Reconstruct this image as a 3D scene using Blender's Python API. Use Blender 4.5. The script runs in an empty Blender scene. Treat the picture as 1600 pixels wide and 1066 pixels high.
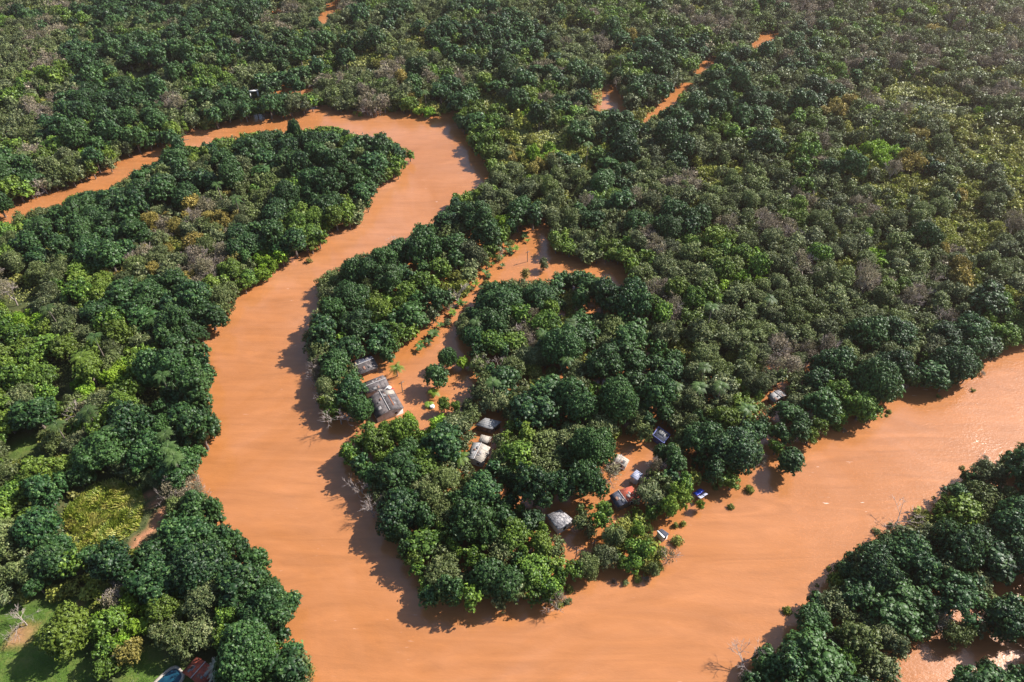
import bpy, math, random
import numpy as np
R_ = math.radians
sc = bpy.context.scene
C = sc.collection

# ------------------------------------------------------------------ camera, sky, sun, exposure
F_PX, PITCH, CAM_H = 1081.0, R_(43), 120.0
cam_d = bpy.data.cameras.new('camera')
cam_d.sensor_width = 36.0
cam_d.lens = 36.0 * F_PX / 1600.0
cam_d.clip_start = 1.0
cam_d.clip_end = 9000.0
cam = bpy.data.objects.new('camera', cam_d)
C.objects.link(cam)
cam.location = (0, 0, CAM_H)
cam.rotation_euler = (math.pi / 2 - PITCH, 0, 0)
sc.camera = cam

SUN_AZ, SUN_EL = R_(66), R_(41)          # azimuth measured from +y towards +x
w = bpy.data.worlds.new('World'); sc.world = w; w.use_nodes = True
nt = w.node_tree
bg = nt.nodes['Background']
sky = nt.nodes.new('ShaderNodeTexSky'); sky.sky_type = 'NISHITA'; sky.sun_disc = False
sky.sun_elevation = SUN_EL; sky.sun_rotation = SUN_AZ
sky.air_density = 1.0; sky.dust_density = 0.6; sky.ozone_density = 1.2
nt.links.new(sky.outputs[0], bg.inputs[0])
bg.inputs[1].default_value = 0.09
sun_d = bpy.data.lights.new('sun', 'SUN'); sun_d.energy = 5.0; sun_d.angle = R_(0.5); sun_d.color = (1.0, 0.95, 0.88)
sun = bpy.data.objects.new('sun', sun_d); C.objects.link(sun)
sun.rotation_euler = (math.pi / 2 - SUN_EL, 0, -SUN_AZ + math.pi)
sc.view_settings.view_transform = 'Standard'
sc.view_settings.look = 'None'
sc.view_settings.exposure = 1.20
sc.view_settings.gamma = 1.0
sc.view_settings.use_curve_mapping = False
sc.cycles.max_bounces = 5
sc.cycles.diffuse_bounces = 2
sc.cycles.glossy_bounces = 2
sc.cycles.transmission_bounces = 3
sc.cycles.volume_bounces = 0
sc.cycles.use_denoising = True

rng = np.random.default_rng(7)
random.seed(5)
cP, sP = math.cos(PITCH), math.sin(PITCH)


def unproject(px, py, z=0.0):
    """pixel of the 1600x1066 photograph -> ground point at height z"""
    a = (px - 800) / F_PX; b = (533 - py) / F_PX
    dy = cP + b * sP; dz = -sP + b * cP
    t = (z - CAM_H) / dz
    return a * t, dy * t


def project(x, y, z):
    z = z - CAM_H
    d = y * cP - z * sP; u = y * sP + z * cP
    return 800 + F_PX * x / d, 533 - F_PX * u / d, F_PX / d


# ------------------------------------------------------------------ the river as it lies between the trees
RIVER = [(-300,360),(-80,342),(0,326),(44,312),(98,296),(135,284),(169,270),(184,263),(186,250),(216,240),(253,231),(262,226),(282,225),(297,204),(338,201),
 (368,194),(405,184),(449,186),(483,179),(507,168),(524,174),(554,181),(581,184),(598,177),(631,177),(665,186),(712,174),(702,187),(712,199),
 (727,216),(733,233),(756,260),(763,280),(746,294),(714,300),(695,324),(679,338),(675,348),(653,346),(636,363),(605,378),(592,386),(557,393),
 (536,411),(511,419),(491,436),(495,462),(498,472),(488,487),(481,502),(472,530),(476,550),(481,571),(488,593),(487,616),(489,629),(505,645),(515,669),
 (534,676),(540,684),(529,692),(516,715),(519,731),(552,741),(575,775),(588,800),(592,830),(608,859),(630,885),(646,905),(651,948),(658,957),(700,966),(745,961),(790,962),(802,945),
 (850,948),(885,938),(886,918),(892,915),(918,912),(932,901),(956,900),(965,905),(995,899),(1026,901),(1040,885),(1062,868),(1053,852),(1037,854),(1035,845),
 (1046,836),(1046,824),(1061,810),(1075,797),(1095,794),(1100,782),(1107,770),(1121,757),(1128,777),(1141,787),(1158,782),(1168,770),(1161,750),
 (1188,723),(1192,712),(1212,706),(1240,700),(1263,713),(1276,706),(1283,684),(1310,668),(1330,664),(1364,664),(1381,654),(1394,624),(1418,610),(1448,610),(1482,617),
 (1503,600),(1533,610),(1533,570),(1567,556),(1587,543),(1600,538),(1900,460),(1900,560),(1600,690),(1560,706),(1523,726),(1479,750),(1462,767),
 (1448,784),(1435,796),(1398,812),(1394,822),(1374,828),(1364,844),(1337,851),(1307,878),(1296,895),(1280,919),(1236,946),(1229,973),(1202,1007),
 (1171,1016),(1150,1035),(1151,1066),(1120,1400),(520,1400),(494,1066),(492,1045),(493,1040),(486,1020),(466,993),(456,976),(473,946),(469,929),(449,909),(429,902),(427,871),(405,855),
 (382,831),(355,817),(351,787),(328,767),(314,740),(338,709),(353,691),(344,654),(331,634),(350,597),(338,573),(328,556),(326,532),(344,519),
 (343,502),(372,485),(373,468),(405,451),(429,431),(436,418),(473,412),(510,387),(513,370),(528,362),(566,353),(570,334),(587,325),(589,297),
 (606,284),(631,278),(630,259),(656,250),(659,241),(647,231),(628,228),(603,209),(581,212),(547,209),(525,197),(472,203),(466,206),(447,206),
 (431,203),(387,209),(356,216),(334,216),(308,233),(284,226),(264,229),(256,234),(247,253),(228,258),(200,273),(189,287),(155,301),(132,301),(101,311),(95,321),
 (57,328),(41,333),(0,334),(-80,352),(-300,380)]
ROAD = [(869,337),(854,350),(840,358),(816,363),(794,376),(782,399),(762,421),(737,444),(728,470),(700,485),(690,500),(663,524),(635,542),(613,564),
 (618,589),(626,612),(632,640),(660,655),(680,648),(710,640),(732,612),(733,590),(722,575),(733,560),(730,545),(712,524),(707,505),(716,492),
 (741,467),(747,455),(762,440),(779,436),(812,433),(824,436),(857,434),(869,425),(906,421),(934,429),(955,440),(966,448),(981,427),(962,414),(912,414),
 (880,406),(856,399),(839,386),(856,367),(858,352)]
POOLS = [
 [(630,412),(648,408),(652,418),(634,420)],[(648,444),(668,440),(664,447),(650,450)],[(582,498),(602,488),(606,492),(588,502)],[(719,386),(728,384),(729,391),(721,392)],
 [(939,143),(952,132),(960,137),(975,168),(972,177),(945,172),(938,158)],[(1174,74),(1190,58),(1217,48),(1214,58),(1180,77)],[(1060,150),(1052,158),(1012,192),(1002,196),(1004,188),(1040,160),(1052,150),(1078,126),(1084,126),(1076,138)],
 [(1086,112),(1110,94),(1124,88),(1122,96),(1092,116)],[(886,313),(896,305),(910,304),(904,310)],[(1088,152),(1096,148),(1096,156)],
 [(500,36),(500,26),(515,12),(522,0),(530,0),(528,14),(512,24),(508,38)],[(426,24),(430,12),(442,12),(436,22)],[(470,143),(480,138),(492,136),(490,144),(472,148)],
 [(427,140),(440,136),(460,134),(456,142),(430,146)],[(962,690),(976,688),(990,684),(998,700),(1010,706),(1018,712),(1008,716),(998,712),(985,712),(966,706)],
 [(1060,730),(1080,721),(1083,723),(1074,730),(1061,742)],[(930,772),(960,756),(974,754),(968,764),(950,776),(944,786),(932,780)],
 [(888,850),(900,842),(930,848),(955,838),(952,844),(928,852),(910,866),(895,868),(880,862)],[(944,800),(960,794),(982,792),(978,800),(962,812),(944,812)],
 [(1202,658),(1214,650),(1224,636),(1228,640),(1222,652),(1208,662)],[(772,632),(780,628),(790,630),(788,636),(775,638)],[(648,660),(660,655),(652,672)],
 [(840,866),(852,862),(858,868),(842,872)],[(1206,676),(1216,674),(1212,682)],[(712,590),(733,580),(745,588),(730,600),(716,608)],
 [(520,688),(530,672),(548,668),(556,662),(562,664),(548,680),(535,690)],[(922,268),(932,264),(934,272),(924,275)],
 [(1401,1032),(1425,1018),(1462,992),(1470,1010),(1495,1020),(1520,1003),(1580,1004),(1640,998),(1640,1030),(1600,1038),(1572,1026),(1545,1020),(1510,1026),(1482,1046),(1474,1100),(1410,1100)],
 [(1640,898),(1600,908),(1560,914),(1562,918),(1600,936),(1640,930)],[(-40,352),(-40,342),(0,343),(20,346),(10,350)],
]
FLOODED = [(475,620),(470,470),(500,420),(640,350),(760,370),(870,325),(990,410),(1010,560),(1200,600),(1260,560),(1400,560),(1480,600),(1420,620),(1310,680),(1130,800),(1000,920),(800,980),(640,980),(500,740)]
FLOODED2 = [(1140,1200),(1140,1020),(1290,890),(1440,780),(1660,660),(1900,640),(1900,1200)]
LAWN = [(-60,945),(0,952),(62,948),(120,938),(150,944),(140,968),(128,1010),(150,1040),(140,1120),(-60,1120)]
LAWN2 = [(222,1012),(238,1008),(250,1028),(270,1050),(310,1100),(190,1100),(196,1040)]
LAWN3 = [(8,700),(40,690),(62,692),(58,712),(24,716)]
CANE = [(101,804),(135,770),(182,752),(223,770),(230,794),(220,831),(182,855),(135,855),(105,831)]
# where a roof stands no crown hangs over it in the view
CLEAR = [[(586,606),(604,586),(622,604),(632,632),(610,648),(580,656),(582,640)],[(568,604),(602,588),(620,604),(598,612),(578,618)],[(552,562),(574,554),(584,562),(588,568),(576,578),(560,572)],
 [(742,666),(760,652),(783,648),(784,662),(770,673)],[(749,680),(769,684),(763,693),(747,690)],[(726,717),(743,692),(767,696),(764,712),(752,728),(738,720)],
 [(1018,682),(1021,668),(1032,664),(1050,678),(1040,695),(1030,690)],[(958,713),(972,708),(988,718),(976,730),(962,724)],[(983,744),(995,732),(1007,740),(996,752)],
 [(955,776),(970,765),(986,757),(989,782),(972,794),(960,790)],[(1086,775),(1092,762),(1106,764),(1098,780)],[(851,806),(876,794),(899,812),(874,834),(862,828)],
 [(1020,826),(1034,824),(1048,834),(1038,843),(1028,838)],[(1193,616),(1210,606),(1231,618),(1221,631),(1203,632)],[(1262,587),(1286,602),(1282,606),(1258,592)],
 [(232,1070),(240,1050),(256,1048),(272,1060),(276,1075)],[(277,1056),(296,1041),(321,1027),(338,1040),(336,1066),(326,1085),(290,1080)],[(393,145),(406,143),(406,156),(393,156)],
 [(812,404),(828,390),(830,412),(816,412)],[(20,975),(45,975),(45,1002),(20,1002)]]

MX, MY, S2 = 300, 300, 2                     # the raster of the picture plane, half resolution


def raster(polys):
    W_, H_ = (1600 + 2 * MX) // S2, (1066 + 2 * MY) // S2
    out = np.zeros((H_, W_), bool)
    for P in polys:
        P = np.array(P, float)
        x0 = max(0, int((P[:, 0].min() + MX) / S2) - 1); x1 = min(W_, int((P[:, 0].max() + MX) / S2) + 2)
        y0 = max(0, int((P[:, 1].min() + MY) / S2) - 1); y1 = min(H_, int((P[:, 1].max() + MY) / S2) + 2)
        if x1 <= x0 or y1 <= y0: continue
        X, Y = np.meshgrid(np.arange(x0, x1) * S2 - MX + S2 / 2, np.arange(y0, y1) * S2 - MY + S2 / 2)
        ins = np.zeros(X.shape, bool)
        n = len(P)
        for i in range(n):
            xa, ya = P[i]; xb, yb = P[(i + 1) % n]
            if ya == yb: continue
            ins ^= ((ya > Y) != (yb > Y)) & (X < (xb - xa) * (Y - ya) / (yb - ya) + xa)
        out[y0:y1, x0:x1] |= ins
    return out


M_WATER = raster([RIVER, ROAD] + POOLS)
M_CLEAR = raster(CLEAR)
M_FLOOD = raster([FLOODED, FLOODED2])
M_LAWN = raster([LAWN, LAWN2, LAWN3])
M_CANE = raster([CANE])
def grow(mk, n):
    for _ in range(n):
        p = np.pad(mk, 1); mk = p[1:-1, 1:-1] | p[:-2, 1:-1] | p[2:, 1:-1] | p[1:-1, :-2] | p[1:-1, 2:]
    return mk
M_SHORE = grow(raster([RIVER, ROAD]), 13) & ~M_WATER
M_SUNNY = raster([[(112,800),(140,775),(182,760),(212,778),(216,796),(205,818),(175,840),(140,840),(116,825)],[(14,700),(40,692),(60,694),(56,710),(24,714)],[(-60,962),(50,960),(75,985),(60,1040),(-60,1060)]] + CLEAR[:2] + CLEAR[3:6] + CLEAR[9:12] + CLEAR[13:14] + CLEAR[16:17])
M_MEAD = raster([[(735,125),(790,145),(830,195),(885,185),(895,222),(840,238),(790,218),(755,172)],[(175,104),(240,84),(275,98),(220,118)],[(425,95),(520,64),(600,78),(650,100),(560,108),(470,108)],[(1320,104),(1420,112),(1500,126),(1548,160),(1480,172),(1400,152),(1340,136)],
 [(1365,18),(1480,22),(1495,36),(1400,36)],[(1475,188),(1590,186),(1620,236),(1540,242),(1490,222)],[(1325,282),(1400,268),(1425,300),(1380,322)],[(1478,332),(1545,328),(1535,372),(1488,362)],[(820,30),(900,22),(960,34),(880,44)],[(925,120),(940,128),(940,170),(915,165)],[(0,405),(60,420),(75,470),(20,480),(-20,450)],[(60,560),(130,555),(150,600),(90,615)],[(210,600),(250,612),(262,650),(225,640)],[(1215,150),(1290,165),(1300,190),(1230,180)],[(1060,236),(1130,246),(1120,268),(1070,262)]])
M_LOW = raster([[(835,850),(905,822),(960,790),(1062,790),(1075,880),(1000,915),(880,925)],[(1480,940),(1545,935),(1570,1000),(1500,1030),(1470,1000)],[(840,340),(990,345),(1000,400),(890,400)]])
M_EARTH = raster([[(206,858),(222,840),(240,815),(248,802),(228,772),(238,768),(262,800),(250,830),(220,860)],[(560,0),(0,0),(0,0)]])
M_NOTREE = M_WATER | M_CLEAR | M_LAWN | M_CANE | M_EARTH


def look(mask, px, py):
    ix = np.clip(((np.asarray(px) + MX) / S2).astype(int), 0, mask.shape[1] - 1)
    iy = np.clip(((np.asarray(py) + MY) / S2).astype(int), 0, mask.shape[0] - 1)
    return mask[iy, ix]


# ------------------------------------------------------------------ small numpy helpers
def vnoise(x, y, s, seed=0):
    """smooth value noise in 0..1"""
    r = np.random.default_rng(seed); T = r.random((256, 256))
    u = np.asarray(x) / s + 1000.3; v = np.asarray(y) / s + 1000.7
    i = np.floor(u).astype(int); j = np.floor(v).astype(int); fu = u - i; fv = v - j
    fu = fu * fu * (3 - 2 * fu); fv = fv * fv * (3 - 2 * fv)
    a = T[j % 256, i % 256]; b = T[j % 256, (i + 1) % 256]; c = T[(j + 1) % 256, i % 256]; d = T[(j + 1) % 256, (i + 1) % 256]
    return (a * (1 - fu) + b * fu) * (1 - fv) + (c * (1 - fu) + d * fu) * fv


def unit(v):
    return v / (np.linalg.norm(v, axis=-1, keepdims=True) + 1e-9)


class QM:
    """collects quads (with a value per face) and makes one mesh of them"""
    def __init__(s): s.V = []; s.F = []; s.A = []; s.M = []; s.T = []; s.n = 0
    def add(s, V, F, a=0.5, m=0, t=0.5):
        V = np.asarray(V, np.float32).reshape(-1, 3); F = np.asarray(F, np.int32).reshape(-1, 4)
        s.V.append(V); s.F.append(F + s.n); s.n += len(V)
        k = len(F)
        s.A.append(np.broadcast_to(np.asarray(a, np.float32), (k,))); s.M.append(np.full(k, m, np.int32))
        s.T.append(np.broadcast_to(np.asarray(t, np.float32), (k,)))
    def leaves(s, P, N, size, a=0.5, asp=0.62, m=0, t=0.5, r=rng):
        n = len(P); N = unit(N)
        T = unit(np.cross(N, unit(r.normal(size=(n, 3))))); B = np.cross(N, T)
        L = (np.asarray(size) * r.uniform(0.7, 1.3, n))[:, None] * 0.5
        V = np.stack([P - T * L, P - B * L * asp, P + T * L, P + B * L * asp], 1).reshape(-1, 3)
        s.add(V, np.arange(4 * n).reshape(-1, 4), a, m, t)
    def tube(s, p0, p1, r0, r1, sides=5, a=0.5, m=0):
        p0 = np.asarray(p0, float); p1 = np.asarray(p1, float); d = unit(p1 - p0)
        u = unit(np.cross(d, [0.31, 0.95, 0.1] if abs(d[2]) > 0.9 else [0, 0, 1.0])); v = np.cross(d, u)
        an = np.arange(sides) * 2 * np.pi / sides
        ring = np.cos(an)[:, None] * u + np.sin(an)[:, None] * v
        V = np.concatenate([p0 + ring * r0, p1 + ring * r1])
        s.add(V, [(i, (i + 1) % sides, sides + (i + 1) % sides, sides + i) for i in range(sides)], a, m)
    def box(s, c, h, rz=0.0, a=0.5, m=0):
        V = np.array([(x, y, z) for z in (-1, 1) for y in (-1, 1) for x in (-1, 1)], float) * np.asarray(h)
        co, si = math.cos(rz), math.sin(rz)
        V = np.stack([V[:, 0] * co - V[:, 1] * si, V[:, 0] * si + V[:, 1] * co, V[:, 2]], 1) + np.asarray(c)
        s.add(V, [(0, 2, 3, 1), (4, 5, 7, 6), (0, 1, 5, 4), (2, 6, 7, 3), (0, 4, 6, 2), (1, 3, 7, 5)], a, m)
    def data(s):
        return np.concatenate(s.V), np.concatenate(s.F), np.concatenate(s.A), np.concatenate(s.M), np.concatenate(s.T)
    def mesh(s, name, mats, smooth=False):
        V, F, A, M, T = s.data()
        me = bpy.data.meshes.new(name)
        me.vertices.add(len(V)); me.vertices.foreach_set('co', V.ravel())
        me.loops.add(F.size); me.loops.foreach_set('vertex_index', F.ravel())
        me.polygons.add(len(F)); me.polygons.foreach_set('loop_start', np.arange(0, F.size, 4, dtype=np.int32))
        try: me.polygons.foreach_set('loop_total', np.full(len(F), 4, np.int32))
        except Exception: pass
        for mt in mats: me.materials.append(mt)
        me.polygons.foreach_set('material_index', M)
        at = me.attributes.new('leaf_value', 'FLOAT', 'FACE'); at.data.foreach_set('value', A.astype(np.float32))
        at = me.attributes.new('tree_value', 'FLOAT', 'FACE'); at.data.foreach_set('value', T.astype(np.float32))
        if smooth: me.polygons.foreach_set('use_smooth', np.ones(len(F), bool))
        me.update(calc_edges=True)
        return me


def _cubesphere():
    g = [-1, 0, 1]; idx = {}; V = []; Fq = []
    def vid(p):
        if p not in idx: idx[p] = len(V); V.append(p)
        return idx[p]
    for ax in range(3):
        for sg in (-1, 1):
            for i in range(2):
                for j in range(2):
                    q = []
                    for (a, b) in ((i, j), (i + 1, j), (i + 1, j + 1), (i, j + 1)):
                        p = [0, 0, 0]; p[ax] = sg; p[(ax + 1) % 3] = g[a]; p[(ax + 2) % 3] = g[b]; q.append(vid(tuple(p)))
                    Fq.append(q if sg > 0 else q[::-1])
    return unit(np.array(V, float)), np.array(Fq)


CSV, CSF = _cubesphere()


def put(name, me, parent=None, loc=(0, 0, 0), rz=0.0):
    o = bpy.data.objects.new(name, me); C.objects.link(o); o.parent = parent
    o.location = loc; o.rotation_euler = (0, 0, rz)
    return o


def tag(o, label=None, cat=None, group=None, kind=None):
    if label: o['label'] = label
    if cat: o['category'] = cat
    if group: o['group'] = group
    if kind: o['kind'] = kind
    return o


# ------------------------------------------------------------------ materials
def new_mat(name):
    m = bpy.data.materials.new(name); m.use_nodes = True
    return m, m.node_tree, m.node_tree.nodes['Principled BSDF']


def ramp(nt, stops, fac):
    r = nt.nodes.new('ShaderNodeValToRGB'); e = r.color_ramp.elements
    while len(e) < len(stops): e.new(0.5)
    for el, (p, c) in zip(e, stops): el.position = p; el.color = (*c, 1)
    nt.links.new(fac, r.inputs[0]); return r.outputs[0]


def foliage(name, dark, mid, light, alt, transl=0.18, spec=0.35, rough=0.5):
    m, nt, b = new_mat(name); N = nt.nodes; L = nt.links
    at = N.new('ShaderNodeAttribute'); at.attribute_name = 'leaf_value'
    tv = N.new('ShaderNodeAttribute'); tv.attribute_name = 'tree_value'
    oi = N.new('ShaderNodeObjectInfo')
    ad = N.new('ShaderNodeMath'); ad.operation = 'ADD'; L.new(tv.outputs['Fac'], ad.inputs[0]); L.new(oi.outputs['Random'], ad.inputs[1])
    fr = N.new('ShaderNodeMath'); fr.operation = 'FRACT'; L.new(ad.outputs[0], fr.inputs[0])
    col = ramp(nt, [(0.0, dark), (0.5, mid), (1.0, light)], at.outputs['Fac'])
    mx = N.new('ShaderNodeMix'); mx.data_type = 'RGBA'
    mu = N.new('ShaderNodeMath'); mu.operation = 'MULTIPLY'; mu.inputs[1].default_value = 0.75; L.new(fr.outputs[0], mu.inputs[0])
    L.new(mu.outputs[0], mx.inputs['Factor']); L.new(col, mx.inputs['A']); mx.inputs['B'].default_value = (*alt, 1)
    hs = N.new('ShaderNodeHueSaturation')
    m2 = N.new('ShaderNodeMath'); m2.operation = 'MULTIPLY'; m2.inputs[1].default_value = 7.31; L.new(fr.outputs[0], m2.inputs[0])
    f2 = N.new('ShaderNodeMath'); f2.operation = 'FRACT'; L.new(m2.outputs[0], f2.inputs[0])
    mr = N.new('ShaderNodeMapRange'); mr.inputs['To Min'].default_value = 0.72; mr.inputs['To Max'].default_value = 1.3
    L.new(f2.outputs[0], mr.inputs['Value']); L.new(mr.outputs[0], hs.inputs['Value']); L.new(mx.outputs['Result'], hs.inputs['Color'])
    L.new(hs.outputs[0], b.inputs['Base Color'])
    b.inputs['Roughness'].default_value = rough; b.inputs['Specular IOR Level'].default_value = spec
    tr = N.new('ShaderNodeBsdfTranslucent'); L.new(hs.outputs[0], tr.inputs[0])
    ms = N.new('ShaderNodeMixShader'); ms.inputs[0].default_value = transl
    L.new(b.outputs[0], ms.inputs[1]); L.new(tr.outputs[0], ms.inputs[2])
    L.new(ms.outputs[0], N['Material Output'].inputs[0])
    return m


def plain(name, c1, c2=None, scale=3.0, rough=0.8, spec=0.3, wave=None, metal=0.0, bump=0.0, stretch=None):
    m, nt, b = new_mat(name); N = nt.nodes; L = nt.links
    tc = N.new('ShaderNodeTexCoord'); mp = N.new('ShaderNodeMapping'); L.new(tc.outputs['Object'], mp.inputs[0])
    if stretch: mp.inputs['Scale'].default_value = stretch
    nz = N.new('ShaderNodeTexNoise'); nz.inputs['Scale'].default_value = scale; nz.inputs['Detail'].default_value = 6; L.new(mp.outputs[0], nz.inputs[0])
    c2 = c2 or tuple(x * 0.7 for x in c1)
    col = ramp(nt, [(0.35, c2), (0.62, c1)], nz.outputs[0])
    if wave:
        wv = N.new('ShaderNodeTexWave'); wv.inputs['Scale'].default_value = wave; wv.bands_direction = 'X'; L.new(tc.outputs['Object'], wv.inputs[0])
        bp = N.new('ShaderNodeBump'); bp.inputs['Strength'].default_value = 0.6; bp.inputs['Distance'].default_value = 0.05
        L.new(wv.outputs[1], bp.inputs['Height']); L.new(bp.outputs[0], b.inputs['Normal'])
    elif bump:
        bp = N.new('ShaderNodeBump'); bp.inputs['Strength'].default_value = bump; bp.inputs['Distance'].default_value = 0.05
        L.new(nz.outputs[0], bp.inputs['Height']); L.new(bp.outputs[0], b.inputs['Normal'])
    L.new(col, b.inputs['Base Color']); b.inputs['Roughness'].default_value = rough; b.inputs['Specular IOR Level'].default_value = spec
    b.inputs['Metallic'].default_value = metal
    return m


FM = {
 'D': foliage('dark_leaf', (0.008, 0.028, 0.009), (0.022, 0.066, 0.018), (0.095, 0.170, 0.042), (0.040, 0.085, 0.016), spec=0.3, transl=0.12),
 'M': foliage('mid_leaf', (0.022, 0.056, 0.008), (0.072, 0.155, 0.018), (0.210, 0.320, 0.040), (0.135, 0.175, 0.022), spec=0.3),
 'G': foliage('grey_green_leaf', (0.034, 0.050, 0.022), (0.105, 0.130, 0.052), (0.280, 0.285, 0.135), (0.110, 0.145, 0.032), spec=0.25),
 'Y': foliage('yellowing_leaf', (0.105, 0.088, 0.026), (0.280, 0.210, 0.048), (0.480, 0.370, 0.095), (0.220, 0.195, 0.048), spec=0.2),
 'B': foliage('dry_leaf', (0.085, 0.066, 0.044), (0.210, 0.168, 0.112), (0.400, 0.330, 0.240), (0.165, 0.155, 0.075), transl=0.1, spec=0.15),
 'L': foliage('lime_leaf', (0.050, 0.115, 0.010), (0.160, 0.300, 0.020), (0.300, 0.450, 0.045), (0.180, 0.250, 0.022), transl=0.25, spec=0.25),
 'S': foliage('bush_leaf', (0.060, 0.085, 0.015), (0.190, 0.230, 0.030), (0.400, 0.400, 0.075), (0.210, 0.195, 0.055), transl=0.2, spec=0.2),
}
BARK = plain('bark', (0.20, 0.16, 0.13), (0.09, 0.07, 0.06), 2.0, 0.9)
BARK_PALE = plain('pale_bark', (0.42, 0.35, 0.31), (0.24, 0.19, 0.17), 2.0, 0.9)
UNDER = foliage('undergrowth_leaf', (0.022, 0.045, 0.014), (0.050, 0.085, 0.024), (0.100, 0.130, 0.040), (0.090, 0.095, 0.040))
CANE_M = foliage('cane_leaf', (0.120, 0.180, 0.020), (0.290, 0.330, 0.040), (0.600, 0.500, 0.150), (0.260, 0.330, 0.040), transl=0.2)

# water: opaque silt-laden river, mirror-smooth skin with small ripples
m, nt, b = new_mat('muddy_water'); N = nt.nodes; L = nt.links
tc = N.new('ShaderNodeTexCoord')
def noise(scale, detail=3, rough=0.5, vec=None, dist=0.0):
    n = N.new('ShaderNodeTexNoise'); n.inputs['Scale'].default_value = scale; n.inputs['Detail'].default_value = detail
    n.inputs['Roughness'].default_value = rough; n.inputs['Distortion'].default_value = dist
    L.new(vec or tc.outputs['Object'], n.inputs[0]); return n.outputs[0]
base = ramp(nt, [(0.30, (0.305, 0.113, 0.030)), (0.52, (0.345, 0.140, 0.052)), (0.75, (0.372, 0.170, 0.086))], noise(0.016, 5, 0.65, dist=1.6))
st_m = N.new('ShaderNodeMapping'); st_m.inputs['Rotation'].default_value = (0, 0, R_(-42)); st_m.inputs['Scale'].default_value = (0.25, 1.6, 1); L.new(tc.outputs['Object'], st_m.inputs[0])
streak = noise(0.16, 5, 0.65, st_m.outputs[0], 1.5)
sv = N.new('ShaderNodeMapRange'); sv.inputs['From Min'].default_value = 0.3; sv.inputs['From Max'].default_value = 0.7; sv.inputs['To Min'].default_value = 0.84; sv.inputs['To Max'].default_value = 1.10; L.new(streak, sv.inputs['Value'])
hv = N.new('ShaderNodeHueSaturation'); L.new(base, hv.inputs['Color']); L.new(sv.outputs[0], hv.inputs['Value'])
fm_ = ramp(nt, [(0.70, (0, 0, 0)), (0.74, (1, 1, 1))], noise(1.1, 3, 0.6, st_m.outputs[0], 0.4))
fz = ramp(nt, [(0.50, (0, 0, 0)), (0.62, (1, 1, 1))], noise(0.05, 3, 0.6))
fmul = N.new('ShaderNodeMath'); fmul.operation = 'MULTIPLY'; L.new(fm_, fmul.inputs[0]); L.new(fz, fmul.inputs[1])
fmx = N.new('ShaderNodeMix'); fmx.data_type = 'RGBA'; L.new(fmul.outputs[0], fmx.inputs['Factor']); L.new(hv.outputs[0], fmx.inputs['A']); fmx.inputs['B'].default_value = (0.62, 0.45, 0.36, 1)
L.new(fmx.outputs['Result'], b.inputs['Base Color'])
b.inputs['Roughness'].default_value = 0.18; b.inputs['IOR'].default_value = 1.5
mp = N.new('ShaderNodeMapping'); mp.inputs['Rotation'].default_value = (0, 0, R_(35)); mp.inputs['Scale'].default_value = (1, 2.2, 1); L.new(tc.outputs['Object'], mp.inputs[0])
fine = noise(1.3, 2, 0.6, mp.outputs[0]); big = noise(0.28, 3, 0.5, mp.outputs[0], 0.6)
zone = noise(0.035, 3, 0.55, None, 0.8)
sx = N.new('ShaderNodeSeparateXYZ'); L.new(tc.outputs['Object'], sx.inputs[0])
zx = N.new('ShaderNodeMapRange'); zx.inputs['From Min'].default_value = 0; zx.inputs['From Max'].default_value = 90; L.new(sx.outputs[0], zx.inputs['Value'])
zr = N.new('ShaderNodeMapRange'); zr.inputs['From Min'].default_value = 0.36; zr.inputs['From Max'].default_value = 0.72; L.new(zone, zr.inputs['Value'])
zm = N.new('ShaderNodeMath'); zm.operation = 'MULTIPLY'; L.new(zx.outputs[0], zm.inputs[0]); L.new(zr.outputs[0], zm.inputs[1])
amp = N.new('ShaderNodeMath'); amp.operation = 'MULTIPLY_ADD'; amp.inputs[1].default_value = 0.22; amp.inputs[2].default_value = 0.10; L.new(zm.outputs[0], amp.inputs[0])
fa = N.new('ShaderNodeMath'); fa.operation = 'MULTIPLY'; L.new(fine, fa.inputs[0]); L.new(amp.outputs[0], fa.inputs[1])
sm = N.new('ShaderNodeMath'); sm.operation = 'MULTIPLY_ADD'; sm.inputs[1].default_value = 0.16; L.new(big, sm.inputs[0]); L.new(fa.outputs[0], sm.inputs[2])
bp = N.new('ShaderNodeBump'); bp.inputs['Strength'].default_value = 1.0; bp.inputs['Distance'].default_value = 0.22
L.new(sm.outputs[0], bp.inputs['Height']); L.new(bp.outputs[0], b.inputs['Normal'])
WATER = m

# ground: leaf litter and low growth, lawn and bare red earth by vertex attribute
m, nt, b = new_mat('ground_soil'); N = nt.nodes; L = nt.links
tc = N.new('ShaderNodeTexCoord')
soil = ramp(nt, [(0.3, (0.035, 0.045, 0.018)), (0.55, (0.070, 0.080, 0.028)), (0.75, (0.130, 0.105, 0.050))], noise(0.35, 6, 0.6))
grass = ramp(nt, [(0.25, (0.035, 0.070, 0.012)), (0.50, (0.070, 0.120, 0.020)), (0.72, (0.150, 0.155, 0.045))], noise(0.30, 8, 0.72))
earth = ramp(nt, [(0.35, (0.30, 0.13, 0.07)), (0.6, (0.44, 0.20, 0.11))], noise(0.8, 5, 0.6))
a1 = N.new('ShaderNodeAttribute'); a1.attribute_name = 'lawn'
a2 = N.new('ShaderNodeAttribute'); a2.attribute_name = 'earth'
x1 = N.new('ShaderNodeMix'); x1.data_type = 'RGBA'; L.new(a1.outputs['Fac'], x1.inputs['Factor']); L.new(soil, x1.inputs['A']); L.new(grass, x1.inputs['B'])
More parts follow.
